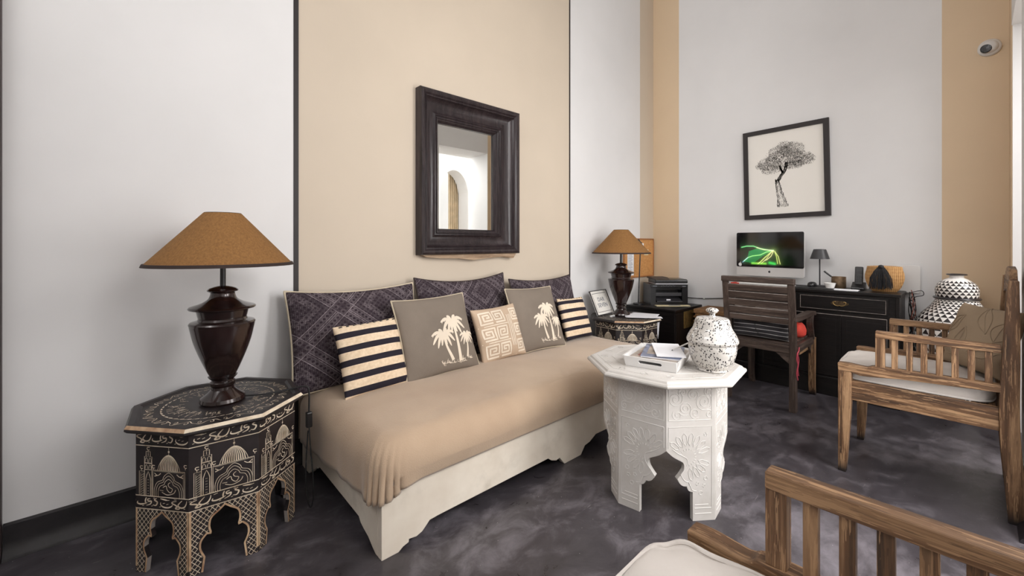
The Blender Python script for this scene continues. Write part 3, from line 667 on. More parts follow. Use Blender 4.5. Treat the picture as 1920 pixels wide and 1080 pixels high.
# ================================================================== WHITE CARVED TABLE
t = thing('carved_table', 'white carved octagonal table with arched legs in front of the day bed', 'table', (-2.39, -1.378, 0))
RB, PH, HB = .272, 30.5, .562; wf = 2 * RB * math.sin(R(22.5)); ap = RB * math.cos(R(22.5))
out = [(.46, 0), (.46, .118)] + catmull([(.46, .118), (.50, .120), (.55, .126), (.585, .143)], 4) + catmull([(.585, .143), (.65, .144), (.72, .154), (.775, .174)], 4) + catmull([(.775, .174), (.70, .192), (.65, .208), (.635, .224), (.655, .238), (.70, .245), (.86, .264), (1, .290)], 4)
poly = [(0, 0)] + out + [(1, HB), (0, HB)]
for k in range(8):
    am = R(PH + 22.5 + 45 * k); nx, ny = math.cos(am), math.sin(am); tx, ty = -ny, nx
    flip = (k % 2 == 0)                                           # arches sit on alternate corners
    def mp(f, v, d=0.):
        u = (f - .5) * wf; u = -u if flip else u
        return (nx * (ap + d) + tx * u, ny * (ap + d) + ty * u, v)
    b = MB(); b.prism(poly, mp, -.022, 0.); pn = b.build('face_panel', 'white_limewash', t, bevel=.002)
    if nx + ny > .75: continue
    b = MB(); rnd = random.Random(30 + k); mpp = lambda f, v: mp(f, v, .0)
    def cr_(pts, closed=False, r=.0013):
        b.tube([mp(p[0], p[1], .0004) for p in pts], r, 5, closed=closed)
    x0, x1 = .07, .955
    cr_([(x0, .412), (x1, .412), (x1, .548), (x0, .548)], True); cr_([(x1, .30), (x1, .385), (x0, .385), (x0, .05)])
    inner = [(f - .09 if f < .95 else f, v + .02) for f, v in out[1:]]
    cr_([(f - .07, v + (.018 if f > .6 else .004)) for f, v in out[1:] if f < .97])
    for (cx_, cy, r0, turn, st) in ((.24, .485, .040, 2.3, 1), (.62, .46, .030, 2.2, -1), (.47, .515, .026, 1.9, -1), (.82, .50, .036, 2.2, 1), (.14, .525, .020, 1.6, -1), (.78, .435, .022, 1.5, -1), (.42, .44, .024, 1.7, 1), (.13, .435, .018, 1.5, 1), (.66, .525, .02, 1.6, 1)):
        n = 26; sp = []
        for i in range(n + 1):
            q = i / n; a = st * q * turn * 2 * PI + cx_ * 9; rr = r0 * (1 - q * .86); sp.append((cx_ + rr * math.cos(a) / wf, min(.543, max(.417, cy + rr * math.sin(a)))))
        cr_([(min(x1 - .01, max(x0 + .01, p[0])), p[1]) for p in sp], r=.0012)
    cxs, cys = .56, .262
    arch_out = [(f - .06, v + .016) for f, v in out[1:]] + [(1.2, .3), (1.2, -.2), (.40, -.2)]
    def okp(p): return x0 + .02 < p[0] < x1 - .01 and p[1] < .378 and p[1] > .07 and not in_poly(p[0], p[1], arch_out)
    for j in range(18):                                           # petals of the star burst
        a = 2 * PI * j / 18; ca, sa = math.cos(a), math.sin(a)
        loc = [(.046, 0), (.06, .0085), (.088, .0085), (.098, 0), (.088, -.0085), (.06, -.0085)]
        pts = [(cxs + (r * ca - s * sa) / wf, cys + r * sa + s * ca) for r, s in loc]
        if all(okp(p) for p in pts): cr_(pts, True)
        q = (cxs + .036 * ca / wf, cys + .036 * sa); q2 = (cxs + .029 * ca / wf, cys + .029 * sa)
        if okp(q) and okp(q2): cr_([q, q2])
        for rr, off in ((.117, .17), (.137, 0), (.158, .17)):
            aa = a + off; c0 = (cxs + rr * math.cos(aa) / wf, cys + rr * math.sin(aa)); m_ = 5 if (j + int(rr * 1000)) % 2 else 6
            pts = [(c0[0] + .0085 * (1 if i % 2 or m_ == 6 else .55) * math.cos(2 * PI * i / (m_ if m_ == 6 else 10) + aa) / wf, c0[1] + .0085 * (1 if i % 2 or m_ == 6 else .55) * math.sin(2 * PI * i / (m_ if m_ == 6 else 10) + aa)) for i in range(m_ if m_ == 6 else 10)]
            if all(okp(p) for p in pts): cr_(pts, True, .0011)
    cr_([(.08, .052), (.42, .052)]); cr_([(.14, .066), (.42, .066)]); cr_([(.08, .03), (.42, .03)])
    b.build('carved_relief', 'white_relief', pn, smooth=60)
def rg(r, z): return [(x, y, z) for x, y in oct_pts(r, PH)]
b = MB(); b.rings([rg(.26, HB), rg(.342, HB), rg(.349, .566), rg(.350, .573), rg(.345, .579), rg(.336, .581), rg(.331, .588), rg(.322, .591)]); b.build('table_top', 'white_limewash', t, bevel=.0015)
b = MB(); cr2 = lambda pts: b.tube([(p[0], p[1], .5912) for p in pts], .0012, 5, closed=True)
cr2(oct_pts(.30, PH)); cr2(oct_pts(.235, PH))
for j in range(16):
    a = 2 * PI * j / 16; cr2([(r * math.cos(a + s), r * math.sin(a + s)) for r, s in ((.14, 0), (.17, .09), (.21, 0), (.17, -.09))]); cr2([(r * math.cos(a + .2 + s), r * math.sin(a + .2 + s)) for r, s in ((.25, 0), (.265, .06), (.285, 0), (.265, -.06))])
b.build('carved_relief', 'white_limewash', t, smooth=60)
ZW = .592
# speckled jar
t = thing('lidded_jar', 'white speckled ceramic jar with domed lid on the carved table', 'jar', (-2.385, -1.60, ZW))
b = MB(); b.lathe([(.0, 0), (.060, 0), (.064, .004), (.062, .010)] + catmull([(.062, .010), (.080, .035), (.092, .07), (.096, .10), (.094, .118)], 5) + [(.085, .118)], 48); b.build('jar_body', 'speckle_ceramic', t, smooth=40)
b = MB(); b.lathe([(.09, .118), (.099, .118), (.103, .124), (.103, .130)] + catmull([(.102, .132), (.092, .155), (.078, .178), (.071, .20), (.068, .214)], 5) + [(.062, .221), (.03, .226), (.0, .227)], 48); ld = b.build('lid', 'speckle_ceramic', t, smooth=40)
b = MB(); b.lathe([(.016, .224), (.011, .232), (.012, .240), (.023, .247), (.026, .253), (.022, .260), (.010, .264), (.0, .265)], 28); b.build('knob', 'speckle_ceramic', ld, smooth=50)
# tray with magazines
TR = (-2.445, -1.385, ZW); ra = R(-76)
t = thing('serving_tray', 'white wooden tray with slotted handle on the carved table', 'tray', TR, ra)
tw, td, th = .215, .27, .045                                       # handle side faces the camera (-y)
b = MB(); b.box((-tw / 2, -td / 2, 0), (tw / 2, td / 2, .006)); b.build('tray_base', 'white_plastic', t)
def tray_side(lw, n, slot):
    Mx = Matrix.Rotation(n * PI / 2, 4, 'Z'); dep = (td if n % 2 == 0 else tw) / 2
    def mp(u, v, d): q = Mx @ Vector((u * (1 + v * .6), -dep - v * .28 + d, v)); return tuple(q)
    b = MB(); hs = [(-.042, .018), (.042, .018), (.048, .022), (.048, .028), (.042, .032), (-.042, .032), (-.048, .028), (-.048, .022)]
    o_ = [(-lw / 2, .002), (lw / 2, .002), (lw / 2, th), (-lw / 2, th)]
    if not slot: b.prism(o_, mp, 0, .008)
    else:
        V = []; pts = [(-lw / 2, .002), (0, .002), (lw / 2, .002), (lw / 2, .025), (lw / 2, th), (0, th), (-lw / 2, th), (-lw / 2, .025)]
        hs = [(-.044, .018), (0, .018), (.044, .018), (.05, .025), (.044, .032), (0, .032), (-.044, .032), (-.05, .025)]
        b.rings([[mp(p[0], p[1], d) for p in lst] for lst, d in ((pts, 0), (pts, .008), (hs, .008), (hs, 0), (pts, 0))], True, False, False)
    b.build('tray_side', 'white_plastic', t)
for n in range(4): tray_side(tw if n % 2 == 0 else td, n, n % 2 == 0)
def magazine(label, dx, dy, z, rz, w_, d_, h_, mats, tilt=0., cat='magazine'):
    o = thing('magazine', label, cat, (TR[0] + dx, TR[1] + dy, z), ra + rz); o.rotation_euler = (tilt, 0, ra + rz)
    b = MB(); n = 8; rr = []
    b.box((-w_ / 2, -d_ / 2, 0), (w_ / 2, d_ / 2, h_)); b.build('pages', 'paper', o)
    b = MB(); b.box((-w_ / 2 - .001, -d_ / 2 - .001, h_), (w_ / 2 + .001, d_ / 2 + .001, h_ + .001)); b.build('cover', mats[0], o)
    b = MB(); b.box((-w_ * .38, -d_ * .30, h_ + .001), (w_ * .1, d_ * .36, h_ + .0014)); b.build('cover_picture', mats[1], o)
magazine('wide open magazine lying lowest in the white tray', .004, -.004, ZW + .030, R(-4), .20, .25, .006, ('cover_photo', 'cover_red'), R(2))
magazine('grey covered magazine in the middle of the tray pile', .02, -.012, ZW + .041, R(8), .17, .20, .005, ('cover_blue', 'cover_photo'), R(3))
magazine('white leaflet topmost on the tray pile', .03, -.03, ZW + .052, R(22), .12, .19, .003, ('paper', 'paper'), R(4))
t = thing('ballpoint_pen', 'thin white pen sticking out of the tray', 'pen', (0, 0, 0))
b = MB(); b.beam((-2.42, -1.44, ZW + .06), (-2.31, -1.47, ZW + .083), (.006, .006)); b.build('barrel', 'white_plastic', t, bevel=.002)
b = MB(); b.beam((-2.425, -1.4385, ZW + .059), (-2.42, -1.44, ZW + .06), (.003, .003)); b.build('tip', 'dark_grey_plastic', t)

# ================================================================== ARMCHAIRS
def armchair(label, loc, rotz=0.):
    t = thing('slatted_armchair', label, 'armchair', loc, rotz, 'slatted wooden armchairs')
    HW = .27; YF = .29
    for s in (-1, 1):
        xo = s * HW; xi = s * (HW - .045); xc = (xo + xi) / 2
        b = MB(); V = []                                          # front leg tapers downwards
        b.rings([[(xo, YF - .002, z), (xi + s * tp, YF - .002, z), (xi + s * tp, YF - .055 + q, z), (xo, YF - .055 + q, z)] for z, q, tp in ((0, .022, .008), (.12, .014, .006), (.36, .0, 0), (.50, 0, 0))])
        b.build('leg', 'chair_wood_z', t, bevel=.003)
        prof = [(-.268, 0), (-.254, .2), (-.243, .41), (-.252, .70), (-.268, .98)]; pb = [(-.318, .0), (-.309, .2), (-.299, .41), (-.300, .70), (-.297, .98)]
        poly = [p for p in catmull(prof, 5)] + list(reversed(catmull(pb, 5)))
        b = MB(); b.prism([(p[0], p[1]) for p in poly], lambda u, v, d: (d, u, v), xi, xo); b.build('leg', 'chair_wood_z', t, bevel=.003)
        b = MB(); b.box((xc - .014, -.245, .362), (xc + .014, YF - .05, .456)); b.build('seat_rail', 'chair_wood_y', t, bevel=.003)
        # upper side rail: thick nose over the leg, swelling at the arm post
        top = catmull([(YF, .536), (.25, .538), (.20, .534), (.175, .534), (.16, .542), (.14, .545)], 4) + [(-.25, .552)]
        bot = [(-.25, .522), (.06, .505), (.14, .494), (.20, .489), (.235, .497), (YF - .002, .497)]
        b = MB(); b.prism(top + bot, lambda u, v, d: (d, u, v), xi, xo); b.build('side_rail', 'chair_wood_y', t, bevel=.003)
        b = MB(); b.box((xc - .016, .112, .535), (xc + .016, .146, .700)); b.build('arm_post', 'chair_wood_z', t, bevel=.002)
        b = MB(); b.box((xc - .019, -.25, .682), (xc + .019, .146, .714)); b.build('armrest', 'chair_wood_y', t, bevel=.003)
        for y in (.078, .027, -.021, -.07, -.118, -.166, -.215):
            b = MB(); b.box((xc - .009, y - .011, .53), (xc + .009, y + .011, .684)); b.build('arm_slat', 'chair_wood_z', t, bevel=.0015)
    b = MB(); b.box((-HW + .045, YF - .045, .362), (HW - .045, YF - .015, .446)); b.build('seat_rail', 'chair_wood_x', t, bevel=.003)
    b = MB(); b.box((-HW + .045, -.285, .362), (HW - .045, -.255, .446)); b.build('seat_rail', 'chair_wood_x', t, bevel=.003)
    for k in range(6):
        y = -.235 + k * .088; b = MB(); b.box((-HW + .046, y, .430), (HW - .046, y + .07, .448)); b.build('seat_slat', 'chair_wood_x', t)
    crest = [(-HW + .045, .90), (0, .93), (HW - .045, .90), (HW - .045, .97), (.12, 1.02), (0, 1.03), (-.12, 1.02), (-HW + .045, .97)]
    b = MB(); b.prism(crest, lambda u, v, d: (u, d - (v - .9) * .05, v), -.292, -.268); b.build('crest_rail', 'chair_wood_x', t, bevel=.003)
    b = MB(); b.box((-HW + .045, -.285, .55), (HW - .045, -.262, .60)); b.build('back_rail', 'chair_wood_x', t, bevel=.003)
    for k in range(7):
        x = -.18 + k * .06; b = MB(); b.beam((x, -.274, .595), (x, -.281, .915), (.024, .014)); b.build('back_slat', 'chair_wood_z', t, bevel=.0015)
    return t
C1 = (-1.34, -2.185, 0); C2 = (-3.612, -2.248, 0)
armchair('slatted wooden armchair beside the desk with a taupe cushion on it', C1)
armchair('slatted wooden armchair cut off in the lower right foreground', C2)
def seat_pad(label, c, w_, d_, z0, h_, seed, dy=0.):
    t = thing('seat_cushion', label, 'seat cushion', (c[0], c[1] + dy, z0), 0, 'white canvas seat cushions')
    n = 96
    def ol(k, z, crown=False):
        pts = []
        for i in range(n):
            a = 2 * PI * i / n; c_, s_ = math.cos(a), math.sin(a); e = .34
            u = math.copysign(abs(c_) ** e, c_); v = math.copysign(abs(s_) ** e, s_)
            x = u * (w_ / 2) * k; y = v * (d_ / 2) * k; zz = z
            zz += .004 * math.sin(9 * a + seed) * (k > .9) * (z > .01)
            if crown: zz += .005 * math.sin(11 * x / w_ + seed) * math.sin(7 * y / d_ + seed) + .004 * math.sin(16 * (x + y) / w_ + seed) * k
            pts.append((x, y, zz))
        return pts
    rg_ = [ol(.5, .004), ol(.95, .0), ol(.985, .008), ol(1.0, h_ * .35), ol(1.0, h_ * .7), ol(.985, h_ * .86)]
    rg_ += [ol(k, h_ * .86 + .022 * (1 - k ** 3.5), True) for k in (.97, .93, .87, .78, .66, .5, .33, .15)]
    b = MB(); b.rings(rg_); b.build('cover', 'white_canvas', t, smooth=75)
    for q in (5, 2):
        b = MB(); b.tube([(p[0] * 1.006, p[1] * 1.006, p[2]) for p in rg_[q]], .0052, 6, closed=True); b.build('piping', 'white_canvas', t, smooth=60)
    return t
seat_pad('white canvas seat cushion on the armchair beside the desk', C1, .435, .545, .450, .075, 1, .035)
seat_pad('white canvas seat cushion on the foreground armchair', C2, .435, .56, .450, .085, 2, .047)
t, mf = cushion('armchair_cushion', 'taupe cushion with stitched leaf pattern in the armchair beside the desk', (-1.30, -2.345, .535), R(212), R(16), .35, .31, .13, 'taupe_cloth', None, .05, .006, 5)
b = MB()
for (cx_, cy, r0, a0) in ((-.1, .2, .07, 40), (.06, .24, .07, 120), (-.03, .12, .075, 75), (.1, .1, .07, 20), (-.12, .08, .06, 150), (.14, .2, .05, 80)):
    ca, sa = math.cos(R(a0)), math.sin(R(a0))
    for s in (-1, 1):
        pts = [(cx_ + r0 * (2 * q - 1) * ca - s * .03 * math.sin(PI * q) * sa, cy + r0 * (2 * q - 1) * sa + s * .03 * math.sin(PI * q) * ca) for q in [i / 14 for i in range(15)]]
        b.tube([mf(x, z, .001) for x, z in pts], .003, 5)
    b.tube([mf(cx_ + r0 * (2 * q - 1) * ca, cy + r0 * (2 * q - 1) * sa, .001) for q in [i / 10 for i in range(11)]], .002, 5)
b.build('stitched_leaves', 'taupe_cloth', t, smooth=60)

# ================================================================== DESK
DX, DY0, DY1, DZ = -.37, -.905, -2.014, .785
t = thing('writing_desk', 'long black lacquered desk with drawers and brass pulls against the back wall', 'desk', (DX, (DY0 + DY1) / 2, 0))
hy = (DY0 - DY1) / 2
b = MB(); b.box((-.008, -hy - .008, DZ - .022), (.345, hy + .008, DZ)); b.build('desk_top', 'black_lacquer', t, bevel=.003)
b = MB(); b.box((.004, -hy, .0), (.34, -hy + .02, DZ - .022)); b.build('side_panel', 'black_lacquer', t, bevel=.002)
b = MB(); b.box((.004, hy - .02, .0), (.34, hy, DZ - .022)); b.build('side_panel', 'black_lacquer', t, bevel=.002)
b = MB(); b.box((.325, -hy + .02, .0), (.34, hy - .02, DZ - .022)); b.build('back_panel', 'black_lacquer', t)
b = MB(); b.box((.010, -hy + .02, .14), (.026, hy - .02, DZ - .022)); b.build('front_frame', 'black_lacquer', t)
b = MB(); b.box((.0, -hy - .002, .0), (.02, hy + .002, .128)); b.build('plinth', 'black_lacquer', t, bevel=.003)
b = MB(); b.box((-.006, -hy - .004, .128), (.01, hy + .004, .140)); b.build('plinth_moulding', 'black_lacquer', t, bevel=.003)
def frame_line(par, y0, y1, z0, z1, x, key='worn_lit_edge'):
    b = MB(); e = .0022
    for lo, hi in (((y0, z0), (y1, z0 + e)), ((y0, z1 - e), (y1, z1)), ((y0, z0), (y0 + e, z1)), ((y1 - e, z0), (y1, z1))): b.box((x - .001, lo[0], lo[1]), (x + .001, hi[0], hi[1]))
    b.build('worn_outline', key, par)
def pull(par, y, z, x):
    b = MB(); pts = [(.05 * math.cos(a) * (1 + .08 * math.cos(4 * a)), .021 * math.sin(a) * (1 + .1 * math.cos(2 * a))) for a in [2 * PI * i / 36 for i in range(36)]]
    b.prism(pts, lambda u, v, d: (x + d, y + u, z + v), -.003, 0); b.build('pull_plate', 'brass_dark', par)
    b = MB(); b.tube([(x - .010, y + u, z + v) for u, v in catmull([(-.026, .014), (-.036, .012), (-.037, 0), (-.026, -.013), (-.008, -.017), (0, -.013), (.008, -.017), (.026, -.013), (.037, 0), (.036, .012), (.026, .014)], 5)], .0026, 7); b.build('pull_handle', 'brass', par, smooth=60)
    b = MB()
    for s in (-1, 1): b.cbox((x - .006, y + s * .027, z + .012), (.012, .008, .008))
    b.build('pull_post', 'brass', par, bevel=.002)
for y0, y1 in ((-1.945, -1.442), (-1.40, -.965)):
    c = (DY0 + DY1) / 2; a0, a1 = y0 - c, y1 - c
    b = MB(); b.box((.0, a0 - .012, .630), (.012, a1 + .012, .745)); dr = b.build('drawer', 'black_lacquer', t, bevel=.002)
    frame_line(dr, a0, a1, .640, .737, -.0005); pull(dr, (a0 + a1) / 2 + (.005), .692, -.002)
for y0, y1 in ((-1.95, -1.70), (-1.695, -1.445), (-1.40, -1.185), (-1.18, -.965)):
    a0, a1 = y0 - c, y1 - c
    b = MB(); b.box((.0, a0 - .002, .150), (.012, a1 + .002, .605)); dr = b.build('door', 'black_lacquer', t, bevel=.002)
    b = MB(); b.box((-.0015, a0 + .03, .19), (.0, a1 - .03, .575)); b.build('door_panel', 'black_lacquer', dr, bevel=.001)
b = MB(); b.box((-.0012, -1.95 - c, .604), (.010, -.965 - c, .607)); b.box((-.0012, -1.951 - c, .3), (.010, -1.948 - c, .604)); b.build('worn_outline', 'worn_lit_edge', t)
ZD = DZ + .0005
# ------------------------------------------------ computer
IY, IX = -1.158, -.145; iw, z0, z1 = .518, .848, 1.230
t = thing('desktop_computer', 'aluminium all in one computer with green wallpaper on the black desk', 'computer', (IX, IY, ZD))
def rrect(w2, a, b_, r, n=5, r2=None):
    P = []
    for cx_, cy, s, rr in ((w2 - r, b_ - r, 0, r), (-w2 + r, b_ - r, 90, r), (-w2 + r, a + r, 180, r), (w2 - r, a + r, 270, r)):
        P += [(cx_ + rr * math.cos(R(s + 90 * i / n)), cy + rr * math.sin(R(s + 90 * i / n))) for i in range(n + 1)]
    return P
zl0, zl1 = z0 - ZD, z1 - ZD; chin = .078
b = MB(); b.prism(rrect(iw / 2, zl0, zl1, .014), lambda u, v, d: (d, u, v), 0, .028); b.build('housing', 'aluminium', t, bevel=.002)
b = MB(); b.prism(rrect(iw / 2 - .001, zl0 + chin, zl1 - .001, .012), lambda u, v, d: (d, u, v), -.003, 0); sg = b.build('glass', 'screen_glass', t)
# wallpaper: vertex coloured, the screen gives off this light
sw, sz0, sz1 = iw / 2 - .030, zl0 + chin + .020, zl1 - .030; NX, NZ = 150, 84
STR = [([(.03, .60), (.12, .64), (.24, .64), (.36, .56), (.50, .51), (.58, .50)], .014, (.30, 1.0, .35), .9), ([(.30, .59), (.42, .52), (.56, .50)], .010, (1., .85, .35), 1.1),
       ([(.58, .50), (.46, .44), (.36, .34), (.22, .30), (.14, .24), (.07, .12)], .011, (.45, 1., .25), 1.), ([(.14, .24), (.05, .08)], .010, (.35, .6, .9), .8), ([(.58, .49), (.52, .40), (.44, .26), (.36, .10), (.32, .04)], .012, (.8, 1., .25), 1.),
       ([(.58, .47), (.54, .30), (.47, .18), (.44, .16)], .009, (1., .95, .4), 1.), ([(.55, .46), (.46, .20), (.38, .06)], .008, (1., .9, .35), .9), ([(.60, .47), (.63, .30), (.65, .06)], .008, (.75, 1., .2), 1.), ([(.60, .47), (.66, .30), (.69, .05)], .008, (.9, 1., .3), 1.), ([(.22, .05), (.45, .05)], .03, (.35, 1., .1), .7), ([(.52, .08), (.60, .05)], .04, (.05, .8, .1), .8)]
WING = [(.06, .10), (.14, .26), (.16, .46), (.30, .56), (.58, .49), (.40, .30), (.24, .05)]
def glow(x, z):
    c = [0., 0., 0.]
    if in_poly(x, z, WING): g = .06 + .20 * z + .10 * (1 - x); c = [.0, g, .25 * g]
    for pts, wd, col, st in STR:
        dm = 9
        for (ax, az), (bx_, bz) in zip(pts, pts[1:]):
            dx, dz = bx_ - ax, (bz - az) * .56; px, pz = x - ax, (z - az) * .56; q = max(0, min(1, (px * dx + pz * dz) / (dx * dx + dz * dz))); dm = min(dm, math.hypot(px - q * dx, pz - q * dz))
        g = st * (math.exp(-(dm / (wd * .62)) ** 2) + .07 * math.exp(-dm / (wd * 3)))
        for k in range(3): c[k] += g * col[k]
    return [min(1, v) for v in c]
V = []; CO = []
for j in range(NZ + 1):
    for i in range(NX + 1):
        V.append((-.0034, sw - 2 * sw * i / NX, sz0 + (sz1 - sz0) * j / NZ)); CO.append(glow(i / NX, j / NZ))
b = MB(); b.add(V, [(j * (NX + 1) + i, j * (NX + 1) + i + 1, (j + 1) * (NX + 1) + i + 1, (j + 1) * (NX + 1) + i) for j in range(NZ) for i in range(NX)])
m = M('screen_picture', .07, 0, .5, 1.); m.color((8, 8, 9)); at = m.nt.nodes.new('ShaderNodeAttribute'); at.attribute_name = 'glow'; m.emit(at.outputs['Color'], 1.0); MT['screen_picture'] = m.m
so = b.build('display', 'screen_picture', sg, fix=False); ca = so.data.color_attributes.new('glow', 'FLOAT_COLOR', 'POINT')
for i, c_ in enumerate(CO): ca.data[i].color = (*c_, 1)
def apple(par, y, z, s, key, x, side=1):
    b = MB(); pts = []
    for i in range(41):
        a = 2 * PI * i / 41; r = 1 - .16 * abs(math.cos(a)) ** 6 * 0 ; xx = math.cos(a) * .86; zz = math.sin(a) * .95
        if zz > 0: zz -= .16 * math.exp(-(xx / .22) ** 2)
        else: zz += .10 * math.exp(-(xx / .22) ** 2); xx *= 1 - .14 * (-zz)
        dxb, dzb = xx - 1.02, zz - .18; db = math.hypot(dxb, dzb)                  # bite
        if db < .42: xx, zz = 1.02 + dxb / db * -abs(.42) if False else 1.02 - .42 * math.cos(math.asin(max(-1, min(1, dzb / .42)))), zz
        pts.append((xx, zz))
    mp = lambda u, v: (x, y - u * s, z + v * s); b.fill(pts, mp)
    b.fill([(.0 + .38 * (1 - math.cos(q)) * .5 + .0, 1.0 + .46 * q / 1.6 + .12 * math.sin(q * 2)) for q in [i / 8 * 1.6 for i in range(9)]] + [(.36 - .30 * q, 1.46 - .40 * q - .16 * math.sin(q * PI)) for q in [i / 6 for i in range(1, 7)]], mp)
    b.build('logo', key, par, fix=False)
apple(t, -.005, zl0 + chin * .52, .0105, 'ink', -.0006)
apple(sg, iw / 2 - .032, zl0 + chin + .020, .0165, 'white_plastic', -.0042)
b = MB(); b.prism([(.015, .0), (-.09, 0), (-.09, .007), (.012, .010), (.045, .22), (.055, .22)], lambda u, v, d: (u + .02, d, v), -.085, .085); b.build('stand', 'aluminium', t, bevel=.002)
t = thing('mouse_pad', 'flat black desk mat to the right of the computer', 'desk mat', (-.245, -1.52, ZD)); b = MB(); b.box((-.10, -.13, 0), (.09, .13, .004)); b.build('mat', 'black_rubber', t, bevel=.0015)
b = MB(); b.box((-.10, -.13, .004), (-.097, .13, .0043)); b.build('mat_edge', 'dark_grey_plastic', t)
t = thing('computer_mouse', 'black computer mouse beside the small desk lamp', 'mouse', (-.18, -1.478, ZD + .0045))
b = MB(); n = 20; b.rings([[(.052 * k * math.cos(2 * PI * i / n), .031 * k * math.sin(2 * PI * i / n), z) for i in range(n)] for k, z in ((.95, 0), (1, .008), (.95, .020), (.8, .029), (.5, .035), (.15, .037))]); b.build('shell', 'black_plastic', t, smooth=60)
b = MB(); b.cbox((-.02, 0, .0355), (.014, .005, .006)); b.build('wheel', 'dark_grey_plastic', t, bevel=.002)
t = thing('keyboard', 'slim white keyboard in front of the computer behind the chair back', 'keyboard', (-.285, -1.17, ZD)); b = MB(); b.box((-.055, -.21, 0), (.055, .21, .010)); kb = b.build('tray', 'aluminium', t, bevel=.003)
kp = MB(); kp.box((-.0078, -.0125, .010), (.0078, .0125, .013)); first = kp.build('key', 'white_plastic', t)
for r in range(5):
    for c_ in range(14):
        k = first if (r, c_) == (0, 0) else first.copy()
        if k is not first: COL.objects.link(k); k.parent = t
        k.location = (-.040 + r * .020, -.19 + c_ * .0292, 0)
t = thing('red_notebook', 'thin red notebook on the desk behind the left chair post', 'notebook', (-.30, -.955, ZD)); b = MB(); b.box((-.045, -.035, 0), (.045, .035, .010)); b.build('cover', 'red_cloth', t, bevel=.002)
b = MB(); b.box((-.043, -.0335, .002), (.043, -.0356, .008)); b.build('pages', 'paper', t)
# ------------------------------------------------ desk things
t = thing('desk_lamp', 'small dark grey lamp with tapered metal shade on the desk', 'lamp', (-.10, -1.512, ZD))
b = MB(); b.lathe([(0, 0), (.055, 0), (.055, .008), (.05, .010), (0, .011)], 32); b.build('lamp_base', 'dark_grey_plastic', t, smooth=40)
b = MB(); b.lathe([(.005, .01), (.005, .225)], 10); b.build('lamp_rod', 'dark_grey_plastic', t, smooth=60)
b = MB(); b.lathe([(.066, .222), (.042, .300), (.0, .302), ], 36, cap0=False, cap1=False); b.lathe([(.064, .222), (.040, .298)], 36, cap0=False, cap1=False); b.build('lamp_shade', 'dark_grey_plastic', t, smooth=40, fix=False)
t = thing('copper_pot', 'small worn copper pot with a handle sticking up on the desk', 'pot', (-.13, -1.640, ZD))
b = MB(); b.lathe([(0, 0), (.045, 0), (.047, .003), (.047, .088), (.045, .088), (.043, .006), (0, .006)], 36); b.build('pot_body', 'copper_cup', t, smooth=40)
b = MB(); b.tube([(0, .045, .085), (-.005, .075, .112), (-.008, .092, .128)], .0065, 8); b.build('pot_handle', 'black_plastic', t, smooth=60)
t = thing('ceramic_bowl', 'small white tapered bowl in front of the copper pot', 'bowl', (-.235, -1.605, ZD + .0046))
b = MB(); b.lathe([(0, 0), (.026, 0), (.038, .038), (.036, .038), (.024, .004), (0, .004)], 30); b.build('bowl_body', 'white_ceramic', t, smooth=40)
b = MB(); b.lathe([(.0375, .037), (.0385, .039), (.0365, .039)], 30, cap0=False, cap1=False); b.build('rim', 'white_ceramic', t, smooth=60)
t = thing('paper_stack', 'few white papers lying on the desk before the phone', 'paper', (-.29, -1.71, ZD)); b = MB(); b.box((-.05, -.075, 0), (.05, .075, .004)); b.build('sheets', 'paper', t)
b = MB(); b.box((-.045, -.07, .004), (.045, .07, .0048), mat=Matrix.Rotation(.05, 4, 'Z')); b.build('top_sheet', 'paper', t)
t = thing('cordless_phone', 'black cordless phone standing in its cradle on the desk', 'phone', (-.15, -1.765, ZD))
b = MB(); b.prism([(-.05, 0), (.045, 0), (.045, .05), (.02, .055), (-.05, .016)], lambda u, v, d: (u, d, v), -.04, .04); b.build('cradle', 'black_plastic', t, bevel=.004)
b = MB(); Mx = Matrix.Rotation(R(10), 4, 'Y'); b.box((-.012, -.025, .018), (.012, .025, .172), mat=Mx); hs = b.build('handset', 'black_plastic', t, bevel=.006)
b = MB(); b.box((-.0128, -.019, .115), (-.012, .019, .140), mat=Mx); b.build('phone_display', 'dark_grey_plastic', hs)
for r in range(4):
    for c_ in range(3):
        b = MB(); b.cbox((-.0128, -.014 + .014 * c_, .055 + .014 * r), (.002, .009, .008), mat=Mx); b.build('key', 'dark_grey_plastic', hs)
t = thing('woven_basket', 'honey coloured woven basket bag with black tassel on the desk end', 'basket', (-.175, -1.915, ZD))
prof = catmull([(.066, 0), (.088, .03), (.106, .085), (.106, .125), (.097, .160), (.09, .176)], 4); n = 96
b = MB(); b.rings([[((r + .0018 * (i % 2)) * math.cos(2 * PI * i / n) * .66, (r + .0018 * (i % 2)) * math.sin(2 * PI * i / n), z) for i in range(n)] for r, z in prof]); b.build('basket_body', 'wicker', t, smooth=20)
b = MB(); b.rings([[((r) * math.cos(2 * PI * i / n) * .66, r * math.sin(2 * PI * i / n), z) for i in range(n)] for r, z in ((.1, .146), (.102, .148), (.097, .180), (.06, .184))], True, False, True); b.build('lid', 'wicker', t, smooth=30)
b = MB(); rnd = random.Random(8)
for k in range(150):
    a = rnd.uniform(-1, 1); q = rnd.random(); sp = a * .066; L_ = .150 + rnd.uniform(-.012, .012)
    b.tube([(-.072 - q * .006, .010 + a * .012, .180 + .006 * q), (-.082 - q * .008, .010 + sp * .55, .150), (-.084 - q * .012, .010 + sp * .9, .10), (-.082 - q * .014, .010 + sp + rnd.uniform(-.006, .006), .180 - L_)], .0016, 4)
b.lathe([(.0, .165), (.014, .168), (.018, .178), (.013, .190), (0, .194)], 16, c=(-.074, .010)); tb = b.build('tassel', 'tassel_black', t); tb['kind'] = 'stuff'
